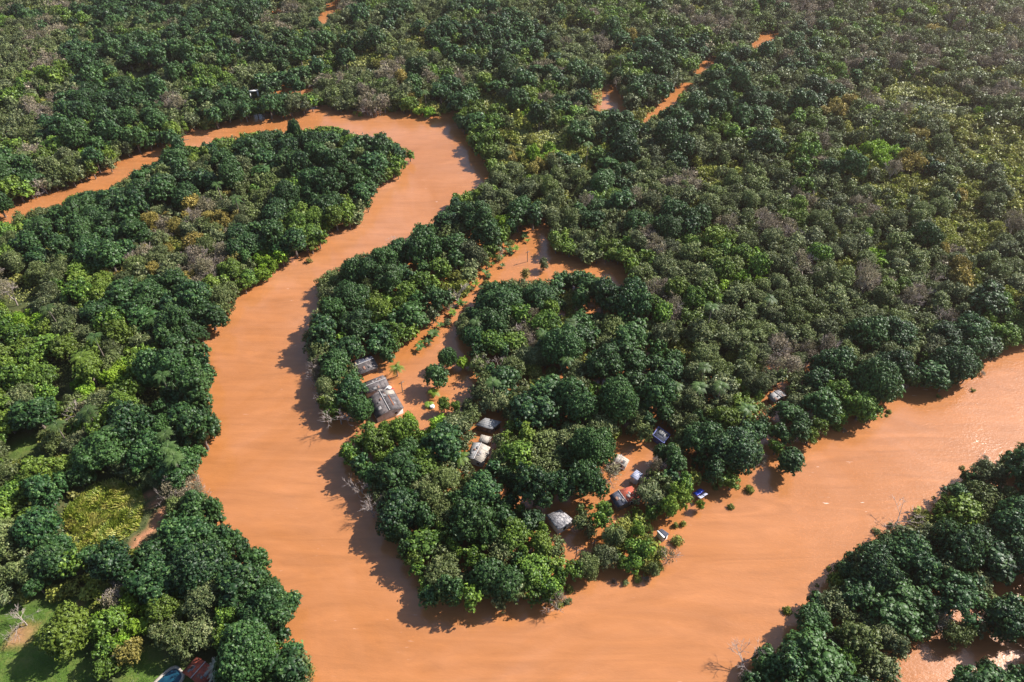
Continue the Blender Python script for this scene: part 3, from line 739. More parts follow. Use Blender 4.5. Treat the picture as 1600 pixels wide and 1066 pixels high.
def gable(a, b, zr, hw, label, cat, name, mats, wall=WALL_W, pitch=0.32, hw2=None, cap=None, over=0.25, extra=None):
    """a, b: pixels of the two ridge ends at height zr"""
    zr -= 0.7
    ax, ay = unproject(*a, zr); bx_, by_ = unproject(*b, zr)
    cx, cy = (ax + bx_) / 2, (ay + by_) / 2
    Ln = math.hypot(bx_ - ax, by_ - ay) / 2; rz = math.atan2(by_ - ay, bx_ - ax)
    root = tag(bpy.data.objects.new(name, None), label, cat); C.objects.link(root)
    root.location = (cx, cy, 0); root.rotation_euler = (0, 0, rz); root.empty_display_size = 0.5
    hw2 = hw2 or hw
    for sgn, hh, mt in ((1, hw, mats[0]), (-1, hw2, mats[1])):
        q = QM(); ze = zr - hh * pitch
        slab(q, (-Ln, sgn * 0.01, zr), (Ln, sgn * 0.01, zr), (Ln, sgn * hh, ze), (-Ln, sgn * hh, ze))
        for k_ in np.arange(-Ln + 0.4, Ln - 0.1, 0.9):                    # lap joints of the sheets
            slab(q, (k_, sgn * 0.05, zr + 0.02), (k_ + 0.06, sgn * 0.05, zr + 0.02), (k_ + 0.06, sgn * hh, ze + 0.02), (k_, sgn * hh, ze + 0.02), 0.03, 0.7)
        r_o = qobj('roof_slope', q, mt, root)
        if mt not in (TRIM_W,) and hh > 1.5:
            pr = np.random.default_rng(int(abs(cx) * 10) + (7 if sgn > 0 else 0)); 
            for _ in range(3):
                q = QM(); u0 = pr.uniform(-Ln * .85, Ln * .4); v0 = pr.uniform(0.1, hh * .6); du, dv = pr.uniform(.4, 1.0), pr.uniform(.4, min(1.2, hh * .35)); zf = lambda v: zr - v * pitch + 0.045
                slab(q, (u0, sgn * v0, zf(v0)), (u0 + du, sgn * v0, zf(v0)), (u0 + du, sgn * (v0 + dv), zf(v0 + dv)), (u0, sgn * (v0 + dv), zf(v0 + dv)), 0.02)
                qobj('roof_patch', q, RUST_SHEET if _ == 0 else PATCH_M, r_o)
        if sgn == 1:
            q = QM(); q.tube((-Ln - 0.02, 0, zr + 0.03), (Ln + 0.02, 0, zr + 0.03), 0.09, 0.09, 6); qobj('ridge_cap', q, cap or CAP_M, r_o)
    q = QM(); wl = Ln - over; z_ = zr - 0.12
    e1 = hw - over; e2 = hw2 - over; za = z_ - e1 * pitch; zb = z_ - e2 * pitch
    V = [(-wl, e1, -1), (wl, e1, -1), (wl, e1, za), (-wl, e1, za), (-wl, -e2, -1), (wl, -e2, -1), (wl, -e2, zb), (-wl, -e2, zb),
         (-wl, 0, -1), (-wl, 0, z_), (wl, 0, -1), (wl, 0, z_)]
    q.add(V, [(0, 3, 2, 1), (4, 5, 6, 7), (0, 8, 9, 3), (8, 4, 7, 9), (10, 1, 2, 11), (5, 10, 11, 6)])
    wobj = qobj('wall', q, wall, root)
    for sx_ in (-1, 1):
        q = QM(); q.box((sx_ * (wl + 0.005), e1 * 0.45, 0.95), (0.03, 0.35, 0.38)); wn = qobj('window', q, GLASS, root)
        q = QM()
        for dy_, hz in ((-0.39, 0.42), (0.39, 0.42)): q.box((sx_ * (wl + 0.02), e1 * 0.45 + dy_, 0.95), (0.035, 0.04, hz))
        q.box((sx_ * (wl + 0.02), e1 * 0.45, 1.37), (0.036, 0.43, 0.04)); qobj('frame', q, TRIM_W, wn)
    q = QM(); q.box((0.2, -e2 - 0.005, 0.5), (0.42, 0.03, 0.72)); qobj('door', q, WOOD, root)
    if extra: extra(root, Ln, hw, hw2, zr, pitch)
    landmarks.append((cx, cy, label)); return root


def flat_roof(pts, z, label, cat, name, mat, wall=WALL_W, drop=0.0, rim=None, panel=None, side=None):
    """pts: four roof corner pixels (in order) at height z; a lean-to sheet on walls"""
    z -= 0.6
    P = np.array([[*unproject(*p, z), z] for p in pts]); c = P.mean(0)
    c0 = np.array([c[0], c[1], 0]); Q = P - c0
    Q[2:, 2] -= drop
    root = tag(bpy.data.objects.new(name, None), label, cat); C.objects.link(root); root.location = c0; root.empty_display_size = 0.5
    q = QM(); slab(q, *Q)
    for f in np.linspace(0.12, 0.88, 5):
        A = Q[0] * (1 - f) + Q[1] * f; D = Q[3] * (1 - f) + Q[2] * f; dv = unit(Q[1] - Q[0]) * 0.03
        slab(q, A - dv + [0, 0, .03], A + dv + [0, 0, .03], D + dv + [0, 0, .03], D - dv + [0, 0, .03], 0.04, 0.7)
    ro = qobj('roof', q, mat, root)
    W_ = Q * np.array([0.86, 0.86, 1]); W_[:, 2] -= 0.09
    q = QM(); V = np.concatenate([W_ * [1, 1, 0] + [0, 0, -1], W_])
    q.add(V, [(i, (i + 1) % 4, 4 + (i + 1) % 4, 4 + i) for i in range(4)]); qobj('wall', q, wall, root)
    if rim:
        q = QM()
        for i in range(4): q.tube(Q[i] * 1.01, Q[(i + 1) % 4] * 1.01, 0.13, 0.13, 6)
        qobj('fascia', q, rim, root)
    if panel:
        f = panel[1]; A = [Q[0] * (1 - u) * (1 - v) + Q[1] * u * (1 - v) + Q[2] * u * v + Q[3] * (1 - u) * v + [0, 0, 0.09] for u, v in f]
        q = QM(); slab(q, *A, 0.04); qobj('roof_panel', q, panel[0], ro)
    m_ = (W_[3] + W_[2]) / 2; d_ = unit(W_[2] - W_[3]); q = QM()
    rz = math.atan2(d_[1], d_[0]); q.box((m_[0], m_[1], 0.8), (0.35, 0.03, 0.5), rz); qobj('door', q, GLASS, root)
    landmarks.append((c[0], c[1], label)); return root


def skylights(root, Ln, hw, hw2, zr, pitch):
    q = QM(); zz = lambda y: zr - abs(y) * pitch + 0.05
    for (xa, xb, ya, yb) in ((-Ln * 0.92, -Ln * 0.5, 1.0, hw2 * 0.95),):
        slab(q, (xa, ya, zz(ya)), (xb, ya, zz(ya)), (xb, yb, zz(yb)), (xa, yb, zz(yb)), 0.03)
    qobj('roof_panel', q, ROOF_CREAM, root)
    q = QM(); slab(q, (-Ln * 0.45, 1.3, zz(1.3)), (Ln * 0.6, 1.3, zz(1.3)), (Ln * 0.6, 1.55, zz(1.55)), (-Ln * 0.45, 1.55, zz(1.55)), 0.03)
    qobj('roof_patch', q, RUST, root)


gable((592.5, 610.6), (609, 641), 3.6, 3.3, 'big grey-brown gabled house with a pale roof panel, at the flooded clearing', 'house', 'flooded_house', (ROOF_GREY, ROOF_GREY), extra=skylights)
gable((567, 605), (603, 591), 3.3, 1.9, 'long low grey-roofed house directly behind the big grey gabled one', 'house', 'flooded_house', (ROOF_GREY, ROOF_GREY), wall=WALL_W)
gable((551, 573), (584, 560), 2.8, 2.6, 'derelict shed with one dark and one pale roof slope under trees', 'shed', 'derelict_shed', (ROOF_DARK, ROOF_GREY), wall=WALL_B)  # far slope painted dark as shade, near slope grey as the lit side
flat_roof([(742, 664), (758, 653), (784, 658), (769, 670)], 2.6, 'low pale grey lean-to roof behind the small cream-roofed hut', 'shed', 'lean_to_shed', ROOF_PALE, WALL_B, 0.2)
flat_roof([(752, 679), (768.5, 683), (762, 692), (747.5, 688.5)], 2.4, 'tiny flat cream-roofed hut touching the white gabled house', 'hut', 'small_hut', ROOF_CREAM, WALL_B, 0.1)
gable((752, 692), (740, 717), 3.2, 2.1, 'small gabled house with cream right slope and grey left slope', 'house', 'flooded_house', (ROOF_CREAM, ROOF_PALE), hw2=1.9)  # same sheeting on both slopes: sunlit cream and shaded grey are painted in
flat_roof([(1020, 680), (1029, 667), (1047, 679), (1037, 692)], 2.6, 'blue-painted house with dark roof and one pale roof panel', 'house', 'flooded_house', ROOF_DARK, WALL_BLUE, 0.1, WALL_BLUE, (ROOF_PALE, [(0.45, 0.25), (0.95, 0.2), (0.92, 0.75), (0.45, 0.8)]))
gable((971, 711), (965, 722), 2.8, 1.9, 'small cream-roofed hut beside the flooded yard', 'hut', 'small_hut', (ROOF_CREAM, ROOF_CREAM), hw2=1.1)
flat_roof([(984, 744), (994.5, 734), (1005, 740), (996, 750)], 2.6, 'bluish-white square roof just behind the red-roofed house', 'hut', 'small_hut', ROOF_BLUE, WALL_W, 0.15)
gable((966, 766), (980, 785), 3.0, 3.4, 'house with a red right roof slope and a dark left slope', 'house', 'flooded_house', (ROOF_RED, ROOF_DARK), wall=WALL_B, pitch=0.2, hw2=2.2)  # red roof throughout; the dark left slope is painted shade
flat_roof([(853, 805), (876, 796), (897, 812), (872, 828)], 2.9, 'square mottled slate-grey roof with pale front wall at the lower shore', 'house', 'flooded_house', ROOF_SLATE, WALL_W, 0.15)
flat_roof([(1026, 830), (1034, 826), (1046, 834), (1037, 841)], 2.4, 'little dark-roofed hut with a white edge near the river shore', 'hut', 'small_hut', ROOF_DARK, WALL_W, 0.1, None, (TRIM_W, [(0.0, 0.0), (0.22, 0.0), (0.22, 1.0), (0.0, 1.0)]))
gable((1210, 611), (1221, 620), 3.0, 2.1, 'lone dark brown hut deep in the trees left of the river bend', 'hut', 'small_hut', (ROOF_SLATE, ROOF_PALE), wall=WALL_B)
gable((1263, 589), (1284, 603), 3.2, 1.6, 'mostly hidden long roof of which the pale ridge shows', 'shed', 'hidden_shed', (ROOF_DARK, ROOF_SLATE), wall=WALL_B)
gable((321, 1034), (298, 1060), 3.9, 2.4, 'red tiled house with a white ridge next to the swimming pool', 'house', 'red_roofed_house', (ROOF_RED, ROOF_RED), wall=WALL_W)

# tarpaulin shelter
x, y = unproject(1095, 771, 1.6)
t = tag(bpy.data.objects.new('tarpaulin_shelter', None), 'bright blue and white tarpaulin shelter on the river edge', 'shelter'); C.objects.link(t); t.location = (x, y, 0); t.rotation_euler = (0, 0, R_(35))
for nme, ya, yb, mt in (('tarpaulin', 0.0, 1.1, TARP), ('white_sheet', -0.95, -0.01, ROOF_BLUE)):
    q = QM(); n = 6
    for i in range(n):
        u0, u1 = -1.1 + 2.2 * i / n, -1.1 + 2.2 * (i + 1) / n; s0, s1 = 0.12 * math.sin(i * 1.9), 0.12 * math.sin((i + 1) * 1.9)
        slab(q, (u0, ya, 1.7 + s0), (u1, ya, 1.7 + s1), (u1, yb, 1.25 + s1 * .5), (u0, yb, 1.25 + s0 * .5), 0.03)
    qobj(nme, q, mt, t)
for sx_ in (-1, 1):
    for sy_ in (-0.85, 0.95): q = QM(); q.tube((sx_, sy_, -1), (sx_, sy_, 1.3), 0.05, 0.05, 6); qobj('pole', q, WOOD, t)
landmarks.append((x, y, 'blue tarpaulin shelter'))

# swimming pool
x, y = unproject(262, 1068, 0.7); zg = ground_z(x, y)
t = tag(bpy.data.objects.new('swimming_pool', None), 'blue swimming pool with a pale rounded rim beside the red tiled house', 'pool'); C.objects.link(t); t.location = (x, y, max(zg, 0.2)); t.rotation_euler = (0, 0, R_(-38))
an = np.linspace(0, 2 * math.pi, 41)[:-1]
se = lambda a_, b_: np.stack([np.sign(np.cos(an)) * np.abs(np.cos(an)) ** 0.6 * a_, np.sign(np.sin(an)) * np.abs(np.sin(an)) ** 0.6 * b_], 1)
q = QM(); o_, i_ = se(1.9, 2.7), se(1.5, 2.3); n = 40
V = np.concatenate([np.c_[o_, np.full(n, -0.3)], np.c_[o_, np.full(n, 0.32)], np.c_[i_, np.full(n, 0.32)], np.c_[i_, np.full(n, -0.2)]])
q.add(V, [(k_ * n + i, k_ * n + (i + 1) % n, (k_ + 1) * n + (i + 1) % n, (k_ + 1) * n + i) for k_ in range(3) for i in range(n)]); qobj('rim', q, ROOF_CREAM, t)
POOLW = plain('pool_water', (0.008, 0.055, 0.085), (0.005, 0.022, 0.045), 0.8, 0.05, 0.5, bump=0.3)
q = QM(); V = np.concatenate([np.c_[i_ * 1.01, np.full(n, 0.1)], [[0, 0, 0.1]] * n]); q.add(V, [(i, (i + 1) % n, n + (i + 1) % n, n + i) for i in range(n)]); qobj('pool_water', q, POOLW, t)
landmarks.append((x, y, 'pool'))

# white gateway far up the stream
x, y = unproject(399, 155, 0.0)
t = tag(bpy.data.objects.new('white_gateway', None), 'small white square gateway in the far flooded clearing', 'gateway'); C.objects.link(t); t.location = (x, y, 0); t.rotation_euler = (0, 0, R_(18))
for sx_ in (-1, 1): q = QM(); q.box((sx_ * 1.5, 0, 1.2), (0.28, 0.3, 2.0)); qobj('pillar', q, TRIM_W, t)
q = QM(); q.box((0, 0, 3.42), (1.95, 0.4, 0.22)); qobj('beam', q, TRIM_W, t)
landmarks.append((x, y, 'gateway'))

# drums, tank and poles
def drum(px, py, z, mat, rad, hh, name, label, cat):
    x, y = unproject(px, py, z + hh)
    q = QM(); an_ = np.linspace(0, 2 * math.pi, 15)[:-1]; prof = [(0.0, hh), (rad * 0.92, hh), (rad, hh * 0.94), (rad, hh * 0.66), (rad * 1.05, hh * 0.64), (rad, hh * 0.6), (rad, 0.0), (rad, -1.5)]
    V = np.concatenate([np.stack([np.cos(an_) * r_ + 1e-4 * np.cos(an_), np.sin(an_) * r_ + 1e-4 * np.sin(an_), np.full(14, zz)], 1) for r_, zz in prof])
    q.add(V, [(k_ * 14 + i, k_ * 14 + (i + 1) % 14, (k_ + 1) * 14 + (i + 1) % 14, (k_ + 1) * 14 + i) for k_ in range(len(prof) - 1) for i in range(14)])
    return tag(put(name, q.mesh(name, [mat]), None, (x, y, z)), label, cat)


drum(613, 608, 0.4, RED, 0.42, 0.9, 'water_drum', 'small red drum between the two grey-roofed houses', 'drum')
drum(608, 605, 0.3, TRIM_W, 0.5, 0.9, 'water_drum', 'white drum left of the red drum between the grey roofs', 'drum')
drum(675, 634, -0.2, TRIM_W, 0.55, 0.8, 'water_tank', 'white round tank in the water beside a small palm', 'tank')
for (bx2, by2, tx, ty, lab, lean) in ((629, 613, 629, 597, 'thin dark pole standing in the clearing by the big grey roof', 0.5), (824, 409, 824, 393, 'thin utility pole in the open flooded field', 0),
                                (899.5, 873, 900, 861, 'short pole in the small flooded yard below the slate roof', 0), (927, 858, 927, 846, 'pole among shrubs right of the small flooded yard', 0), (1004, 868, 1006, 856, 'stick-like pole in shrubs of the low shore', 0)):
    x, y = unproject(bx2, by2); s_ = project(x, y, 0)[2]; dep = math.atan2(CAM_H, y)
    hh = min(6.5, (by2 - ty) / s_ / math.cos(dep))
    t = tag(bpy.data.objects.new('utility_pole', None), lab, 'pole'); C.objects.link(t); t.location = (x, y, 0); t.rotation_euler = (0, 0, R_(40))
    q = QM(); q.tube((0, 0, -1.5), (0.1 * lean, 0, hh), 0.13, 0.09, 8); qobj('shaft', q, WOOD, t)
    q = QM(); q.box((0.1 * lean, 0, hh - 0.35), (0.7, 0.06, 0.06)); qobj('crossbar', q, WOOD, t)
# a drifting branch in the narrow stream
x, y = unproject(291, 219)
q = QM(); r9 = np.random.default_rng(3); bare_into(q, r9, 0.6, 4.5, 2)
o = put('drifting_branch', q.mesh('drifting_branch', [WOOD]), None, (x, y, 0.15)); o.rotation_euler = (R_(84), 0, R_(-60)); tag(o, 'dark branch drifting in the narrow upper stream', 'branch')


# palms and banana plants
def palm_parts(q, qt, r, hh, n, fl, w_=0.42, lean=0.3):
    top = np.array([lean, 0, hh]); qt.tube((0, 0, -1), top * [0.4, 0, 0.5], 0.19, 0.15, 7); qt.tube(top * [0.4, 0, 0.5], top, 0.15, 0.11, 7)
    for i in range(n):
        az = i * 2.4 + r.uniform(-.2, .2); el = r.uniform(-0.1, 1.0); d = np.array([math.cos(az), math.sin(az), 0]); sd = np.array([-math.sin(az), math.cos(az), 0])
        pts = [top + d * fl * u * math.cos(el * (1 - u)) + np.array([0, 0, fl * (math.sin(el) * u - 0.75 * u * u)]) for u in np.linspace(0, 1, 7)]
        for a_, b_, wa, wb in zip(pts[:-1], pts[1:], (0.3, 0.8, 1, 1, .8, .5), (0.8, 1, 1, .8, .5, .08)):
            lv = r.uniform(0.3, 0.9)
            for s_ in (-1, 1):
                for kk in range(3):
                    p = a_ + (b_ - a_) * (kk / 3); p2 = a_ + (b_ - a_) * ((kk + 0.75) / 3); tip = (p + p2) / 2 + sd * s_ * w_ * (wa + wb) / 2 * 1.2 + d * 0.15 + [0, 0, -0.14]
                    q.add([p, p2, tip + d * .05, tip], [(0, 1, 2, 3)], lv)


PALMM = {}
zone_palms = []; drowned = []
def palm(px, py, hh, n, fl, mat, label, name='palm_tree', cat='palm', z=None):
    x, y = unproject(px, py, z if z is not None else hh); key = (hh, n, fl, mat.name)
    if key not in PALMM:
        q, qt = QM(), QM(); palm_parts(q, qt, np.random.default_rng(int(hh * 100) + n), hh, n, fl); PALMM[key] = (q.mesh('fronds', [mat]), qt.mesh('trunk', [BARK]))
    t = tag(bpy.data.objects.new(name, None), label, cat); C.objects.link(t); t.location = (x, y, max(ground_z(x, y), -0.3)); t.rotation_euler = (0, 0, random.uniform(0, 6))
    put('crown', PALMM[key][0], t); put('trunk', PALMM[key][1], t); return t


palm(350, 1043, 4.6, 26, 2.5, foliage('dry_frond', (0.14, 0.12, 0.08), (0.26, 0.24, 0.18), (0.42, 0.38, 0.30), (0.2, 0.19, 0.12)), 'palm with dry grey drooping fronds beside the red tiled roof')
palm(671, 628, 1.0, 12, 1.1, FM['M'], 'small palm poking out of the water left of the white tank')
palm(678, 608, 2.4, 14, 1.5, FM['L'], 'pale green palm at the foot of the lone clearing tree')
palm(618, 572, 3.5, 16, 2.0, FM['M'], 'palm tree overhanging the left edge of the flooded clearing')
palm(900, 705, 5.0, 18, 2.2, FM['M'], 'palm rising between trees left of the cream-roofed hut')
palm(128, 560, 8.0, 18, 2.6, FM['M'], 'tall palm crown above the forest on the left bank')
palm(715, 712, 4.5, 18, 2.2, FM['M'], 'palm close to the left wall of the cream gabled house')
palm(958, 835, 3.0, 14, 1.8, FM['L'], 'light green palm in front of the round olive-green tree')
PALM_LEAF = foliage('palm_leaf', (0.020, 0.050, 0.012), (0.045, 0.095, 0.020), (0.100, 0.160, 0.045), (0.060, 0.090, 0.022), spec=0.3)
# palms standing among the other trees
for i in range(42):
    px, py = [(float(rng.uniform(20, 300)), float(rng.uniform(480, 720))), (float(rng.uniform(740, 1250)), float(rng.uniform(430, 640))), (float(rng.uniform(300, 1000)), float(rng.uniform(20, 330)))][i % 3]
    if look(grow(M_NOTREE, 14), px, py): continue
    hp = float(rng.choice([7.0, 8.5, 10.0]))
    pt = palm(px, py, hp, 14, 1.9, PALM_LEAF, None)
    zone_palms.append((pt, px, py))
# half-drowned shrubs just off the banks
k9 = 0
while k9 < 30:
    j9 = int(rng.integers(0, len(RIVER))); a9 = RIVER[j9]; b9 = RIVER[(j9 + 1) % len(RIVER)]; f9 = rng.random()
    px = a9[0] * (1 - f9) + b9[0] * f9 + rng.normal(0, 4); py = a9[1] * (1 - f9) + b9[1] * f9 + rng.normal(0, 4)
    if not (850 < px < 1600 and 300 < py < 1060) or not look(M_WATER, px, py): continue
    x, y = unproject(px, py, 0.3); k9 += 1
    drowned.append((x, y, float(rng.uniform(0.35, 1.0)), 'B' if rng.random() < 0.35 else 'S' if rng.random() < .5 else 'G', px, py))
BAN = []
for v in range(4):
    q, qt = QM(), QM(); r8 = np.random.default_rng(40 + v); qt.tube((0, 0, -.8), (0, 0, 0.9), 0.12, 0.09, 6)
    for i in range(9):
        az = i * 2.4 + r8.uniform(-.3, .3); el = r8.uniform(0.5, 1.2); d = np.array([math.cos(az), math.sin(az), 0]); sd = np.array([-math.sin(az), math.cos(az), 0]); fl = r8.uniform(0.8, 1.35)
        pts = [np.array([0, 0, .8]) + d * fl * u * math.cos(el * (1 - u)) + np.array([0, 0, fl * (math.sin(el) * u - 0.5 * u * u)]) for u in np.linspace(0, 1, 6)]
        wd = [0.05, 0.2, 0.25, 0.24, 0.18, 0.03]
        V = [p + sd * s_ * w__ for p, w__ in zip(pts, wd) for s_ in (-1, 1)]
        q.add(V, [(2 * i2, 2 * i2 + 1, 2 * i2 + 3, 2 * i2 + 2) for i2 in range(5)], r8.uniform(0.2, 0.8))
    BAN.append((q.mesh('leaves', [PALM_LEAF if v else FM['M']]), qt.mesh('stem', [FM['M']])))
line = [(655, 543), (672, 529), (690, 512), (707, 487), (726, 462), (745, 446), (760, 433), (778, 412), (795, 398), (806, 382), (822, 372), (838, 362)]
bi = 0
for i in range(14):
    j9 = int(rng.integers(0, len(line) - 1)); f9 = rng.random(); px = line[j9][0] * (1 - f9) + line[j9 + 1][0] * f9 + rng.normal(0, 5); py = line[j9][1] * (1 - f9) + line[j9 + 1][1] * f9 + rng.normal(0, 4)
    x, y = unproject(px, py, 0.4); drowned.append((x, y, float(rng.uniform(0.5, 1.3)), 'BGGS'[i % 4], px, py))
for (a_, b_) in zip(line[:-1], line[1:]):
    for f in (0.0, 0.25, 0.5, 0.75):
        if rng.random() < 0.42: continue
        px = a_[0] * (1 - f) + b_[0] * f + rng.normal(0, 6); py = a_[1] * (1 - f) + b_[1] * f + rng.normal(0, 4.5)
        x, y = unproject(px, py, 0.8)
        where = 'lower end' if py > 500 else 'middle' if py > 420 else 'upper end'
        t = tag(bpy.data.objects.new('banana_plant', None), f'small leafy plant in brown water along the {where} of the flooded track', 'banana plant', f'plants along the {where} of the flooded track'); C.objects.link(t)
        t.location = (x, y, 0); t.rotation_euler = (0, 0, rng.uniform(0, 6)); s_ = rng.uniform(0.45, 1.5); t.scale = (s_, s_, s_)
        v = BAN[bi % 4]; bi += 1; put('crown', v[0], t); put('stem', v[1], t)

# ------------------------------------------------------------------ trees as objects
DESC = {'D': 'dark green dome-crowned tree', 'M': 'mid green leafy tree', 'G': 'grey-green scrubby tree', 'Y': 'yellowish olive tree', 'B': 'brown half-bare tree', 'L': 'bright lime green tree', 'S': 'low yellow-green bush'}
CATS = {'D': 'broadleaf tree', 'M': 'leafy tree', 'G': 'scrub tree', 'Y': 'yellowing tree', 'B': 'bare tree', 'L': 'lime tree', 'S': 'bush'}
ZONES = [((-99, -99, 420, 90), 'forest at the top left corner'), ((-99, 90, 160, 330), 'forest far left above the upper stream'), ((160, 90, 300, 260), 'forest left of the upper stream bend'),
 ((300, 90, 520, 190), 'strip around the white gateway'), ((420, -99, 800, 90), 'top centre forest'), ((520, 90, 760, 190), 'far bank of the bend'),
 ((760, 90, 1000, 260), 'forest below the small far pool'), ((700, 260, 900, 350), 'forest right of the river neck'), ((800, -99, 1100, 90), 'top forest left of the far orange track'),
 ((1100, -99, 1700, 120), 'hazy forest at the top right'), ((1000, 120, 1300, 300), 'scrub forest right of the far track'), ((1300, 120, 1700, 300), 'bright scrub at the upper right edge'),
 ((860, 260, 1150, 420), 'forest above the open flooded field'), ((1150, 300, 1400, 450), 'mixed forest right of centre'), ((1400, 300, 1700, 450), 'forest at the right edge'),
 ((0, 330, 170, 450), 'near-stream forest at the left edge'), ((170, 190, 420, 330), 'narrow left half of the wooded island'), ((420, 190, 670, 300), 'tip of the wooded island'), ((400, 300, 600, 420), 'river-side belt of the island'),
 ((170, 330, 400, 450), 'yellow-tinged patch of the island'), ((-99, 450, 120, 600), 'left edge forest at mid height'), ((120, 450, 260, 600), 'left bank forest behind the shore belt'), ((260, 430, 440, 600), 'shore belt left of the river'),
 ((-99, 600, 120, 740), 'forest round the small bright lawn'), ((120, 600, 240, 740), 'forest above the cane clearing'), ((240, 600, 380, 760), 'left shore above the grey bare patch'), ((-99, 740, 110, 930), 'left edge trees beside the cane clearing'),
 ((110, 740, 260, 930), 'ring of the cane clearing'), ((260, 740, 440, 900), 'left shore opposite the peninsula foot'), ((-99, 930, 260, 1200), 'gardens around the lawn'), ((260, 900, 500, 1200), 'bottom left shore right of the red roof'),
 ((470, 350, 640, 470), 'crowded point left of the flooded track'), ((640, 330, 800, 470), 'upper bank of the flooded track'), ((470, 470, 660, 560), 'bank above the derelict shed'), ((470, 560, 580, 680), 'bank left of the big grey roof'),
 ((720, 430, 880, 560), 'dark dome cluster right of the track'), ((880, 420, 1020, 560), 'forest right of the dome cluster'), ((1020, 420, 1200, 560), 'inner peninsula forest'), ((1200, 450, 1400, 560), 'forest above the hidden roof'), ((1400, 450, 1700, 620), 'right river bank forest'),
 ((730, 560, 900, 650), 'forest right of the flooded clearing'), ((900, 560, 1060, 680), 'forest behind the blue-painted house'), ((1060, 560, 1200, 660), 'forest left of the lone dark hut'), ((1200, 560, 1400, 690), 'bank right of the lone dark hut'),
 ((500, 640, 640, 760), 'shore below the big grey roof'), ((640, 640, 740, 760), 'grove left of the white houses'), ((740, 650, 900, 770), 'grove right of the white houses'), ((900, 670, 1060, 790), 'hamlet of small huts'), ((1060, 660, 1300, 800), 'right-hand point'),
 ((560, 760, 680, 860), 'shadowed shore of the peninsula'), ((680, 760, 860, 860), 'heart of the lower peninsula'), ((600, 860, 760, 1000), 'southern tip of the peninsula'), ((760, 850, 900, 1000), 'lower shore left of the flooded yard'), ((860, 780, 1100, 920), 'low shore around the dark-roofed hut'),
 ((1440, 620, 1700, 800), 'upper part of the lower right bank'), ((1280, 780, 1440, 960), 'middle of the lower right bank'), ((1440, 800, 1700, 1000), 'flooded wood by the lower right corner'), ((1100, 940, 1440, 1200), 'foot of the lower right bank'), ((1440, 1000, 1700, 1200), 'bottom right corner')]


def zone_of(px, py):
    best, bd = None, 1e9
    for (x0, y0, x1, y1), nme in ZONES:
        if x0 <= px < x1 and y0 <= py < y1: return nme
        d = math.hypot(px - (x0 + x1) / 2, py - (y0 + y1) / 2)
        if d < bd: best, bd = nme, d
    return best


def make_tree(t, label, group, nparts, lod, mode=1):
    x, y, R, h, k, _ = t
    big = 0 if R > sum(REF_R[k]) / 2 else 1
    nv = 10 if lod == 0 else 6
    key = (k, big, lod, int(rng.integers(0, nv)))
    qc, qt, R0, h0, _c = variant(*key)
    z = max(ground_z(x, y), -0.2)
    sx_, sz_ = R / R0, h / h0; rz = rng.uniform(0, 6.28)
    if nparts:
        if k == 'S': root = put(NAMES[k], whole_mesh(key)); 
        else:
            root = bpy.data.objects.new(NAMES[k], None); C.objects.link(root); root.empty_display_size = 0.3
            if mode != 2: put('crown', crown_mesh(key), root)
            put('trunk', trunk_mesh(key), root)
    else: root = put(NAMES[k], whole_mesh(key))
    root.location = (x, y, z); root.rotation_euler = (0, 0, rz); root.scale = (sx_, sx_ * rng.uniform(0.92, 1.08), sz_)
    return tag(root, label, CATS[k], group)


for pt, px, py in zone_palms:
    zn = zone_of(px, py); tag(pt, f'palm crown standing up among trees in the {zn}', 'palm', f'palms in the {zn}')
for (x, y, R, k, px, py) in drowned:
    key = (k, 1, 0, int(rng.integers(0, 3))); qc, qt, R0, h0, _c = variant(*key); zn = zone_of(px, py)
    o = put('drowned_shrub', whole_mesh(key), None, (x, y, -0.35), rng.uniform(0, 6)); sc9 = R / R0; o.scale = (sc9, sc9, sc9 * (0.7 if k != 'S' else 1))
    o.rotation_euler[0] = rng.uniform(-.3, .3)
    tag(o, f"half-drowned {'brown' if k == 'B' else 'green'} shrub in the water by the {zn}", 'shrub', f"half-drowned {'brown' if k == 'B' else 'green'} shrubs by the {zn}")
sp_ids = set(id(s[0]) for s in specials)
for t, lab, mode in specials: make_tree(t, lab, None, True, 0, mode)
rest = []
cnt = {k: sum(1 for s in specials if s[0][4] == k) for k in NAMES}
cand = []
for t in placed:
    if id(t) in sp_ids: continue
    px, py, s_ = project(t[0], t[1], t[3] * 0.6)
    rp = t[2] * s_
    inview = -rp < px < 1600 + rp and -rp < py < 1066 + rp
    cand.append((rp if inview else -1, t, px, py, s_))
cand.sort(key=lambda c: -c[0])
single = []
for c in cand:
    k = c[1][4]
    if c[0] > 0 and cnt[k] < 296: cnt[k] += 1; single.append(c)
    else: rest.append(c)
# labels: the ones that stand out in their part of the wood get words of their own
byz = {}
for c in single: byz.setdefault((zone_of(c[2], c[3]), c[1][4]), []).append(c)
LBL = {}
for (zn, k), cs in byz.items():
    left = list(cs); d = DESC[k]
    pick = [('widest', lambda c: -c[0]), ('leftmost', lambda c: c[2]), ('rightmost', lambda c: -c[2]), ('farthest', lambda c: c[3]), ('nearest', lambda c: -c[3])]
    if len(cs) == 1: LBL[id(cs[0][1])] = (f'only {d} in the {zn}', None); continue
    if len(cs) == 2: pick = pick[1:3]
    for wd, f in pick:
        if not left: break
        c = min(left, key=f); left.remove(c); LBL[id(c[1])] = (f'{wd} {d} in the {zn}', None)
    left.sort(key=lambda c: c[0])
    for i, c in enumerate(left):
        sz = 'small' if i < len(left) / 3 else 'large' if i >= 2 * len(left) / 3 else 'middling'
        if len(left) == 1: LBL[id(c[1])] = (f'remaining middling {d} in the {zn}', None)
        else: LBL[id(c[1])] = (f'{sz} {d} in the {zn}', f'{sz} {CATS[k]}s in the {zn}')
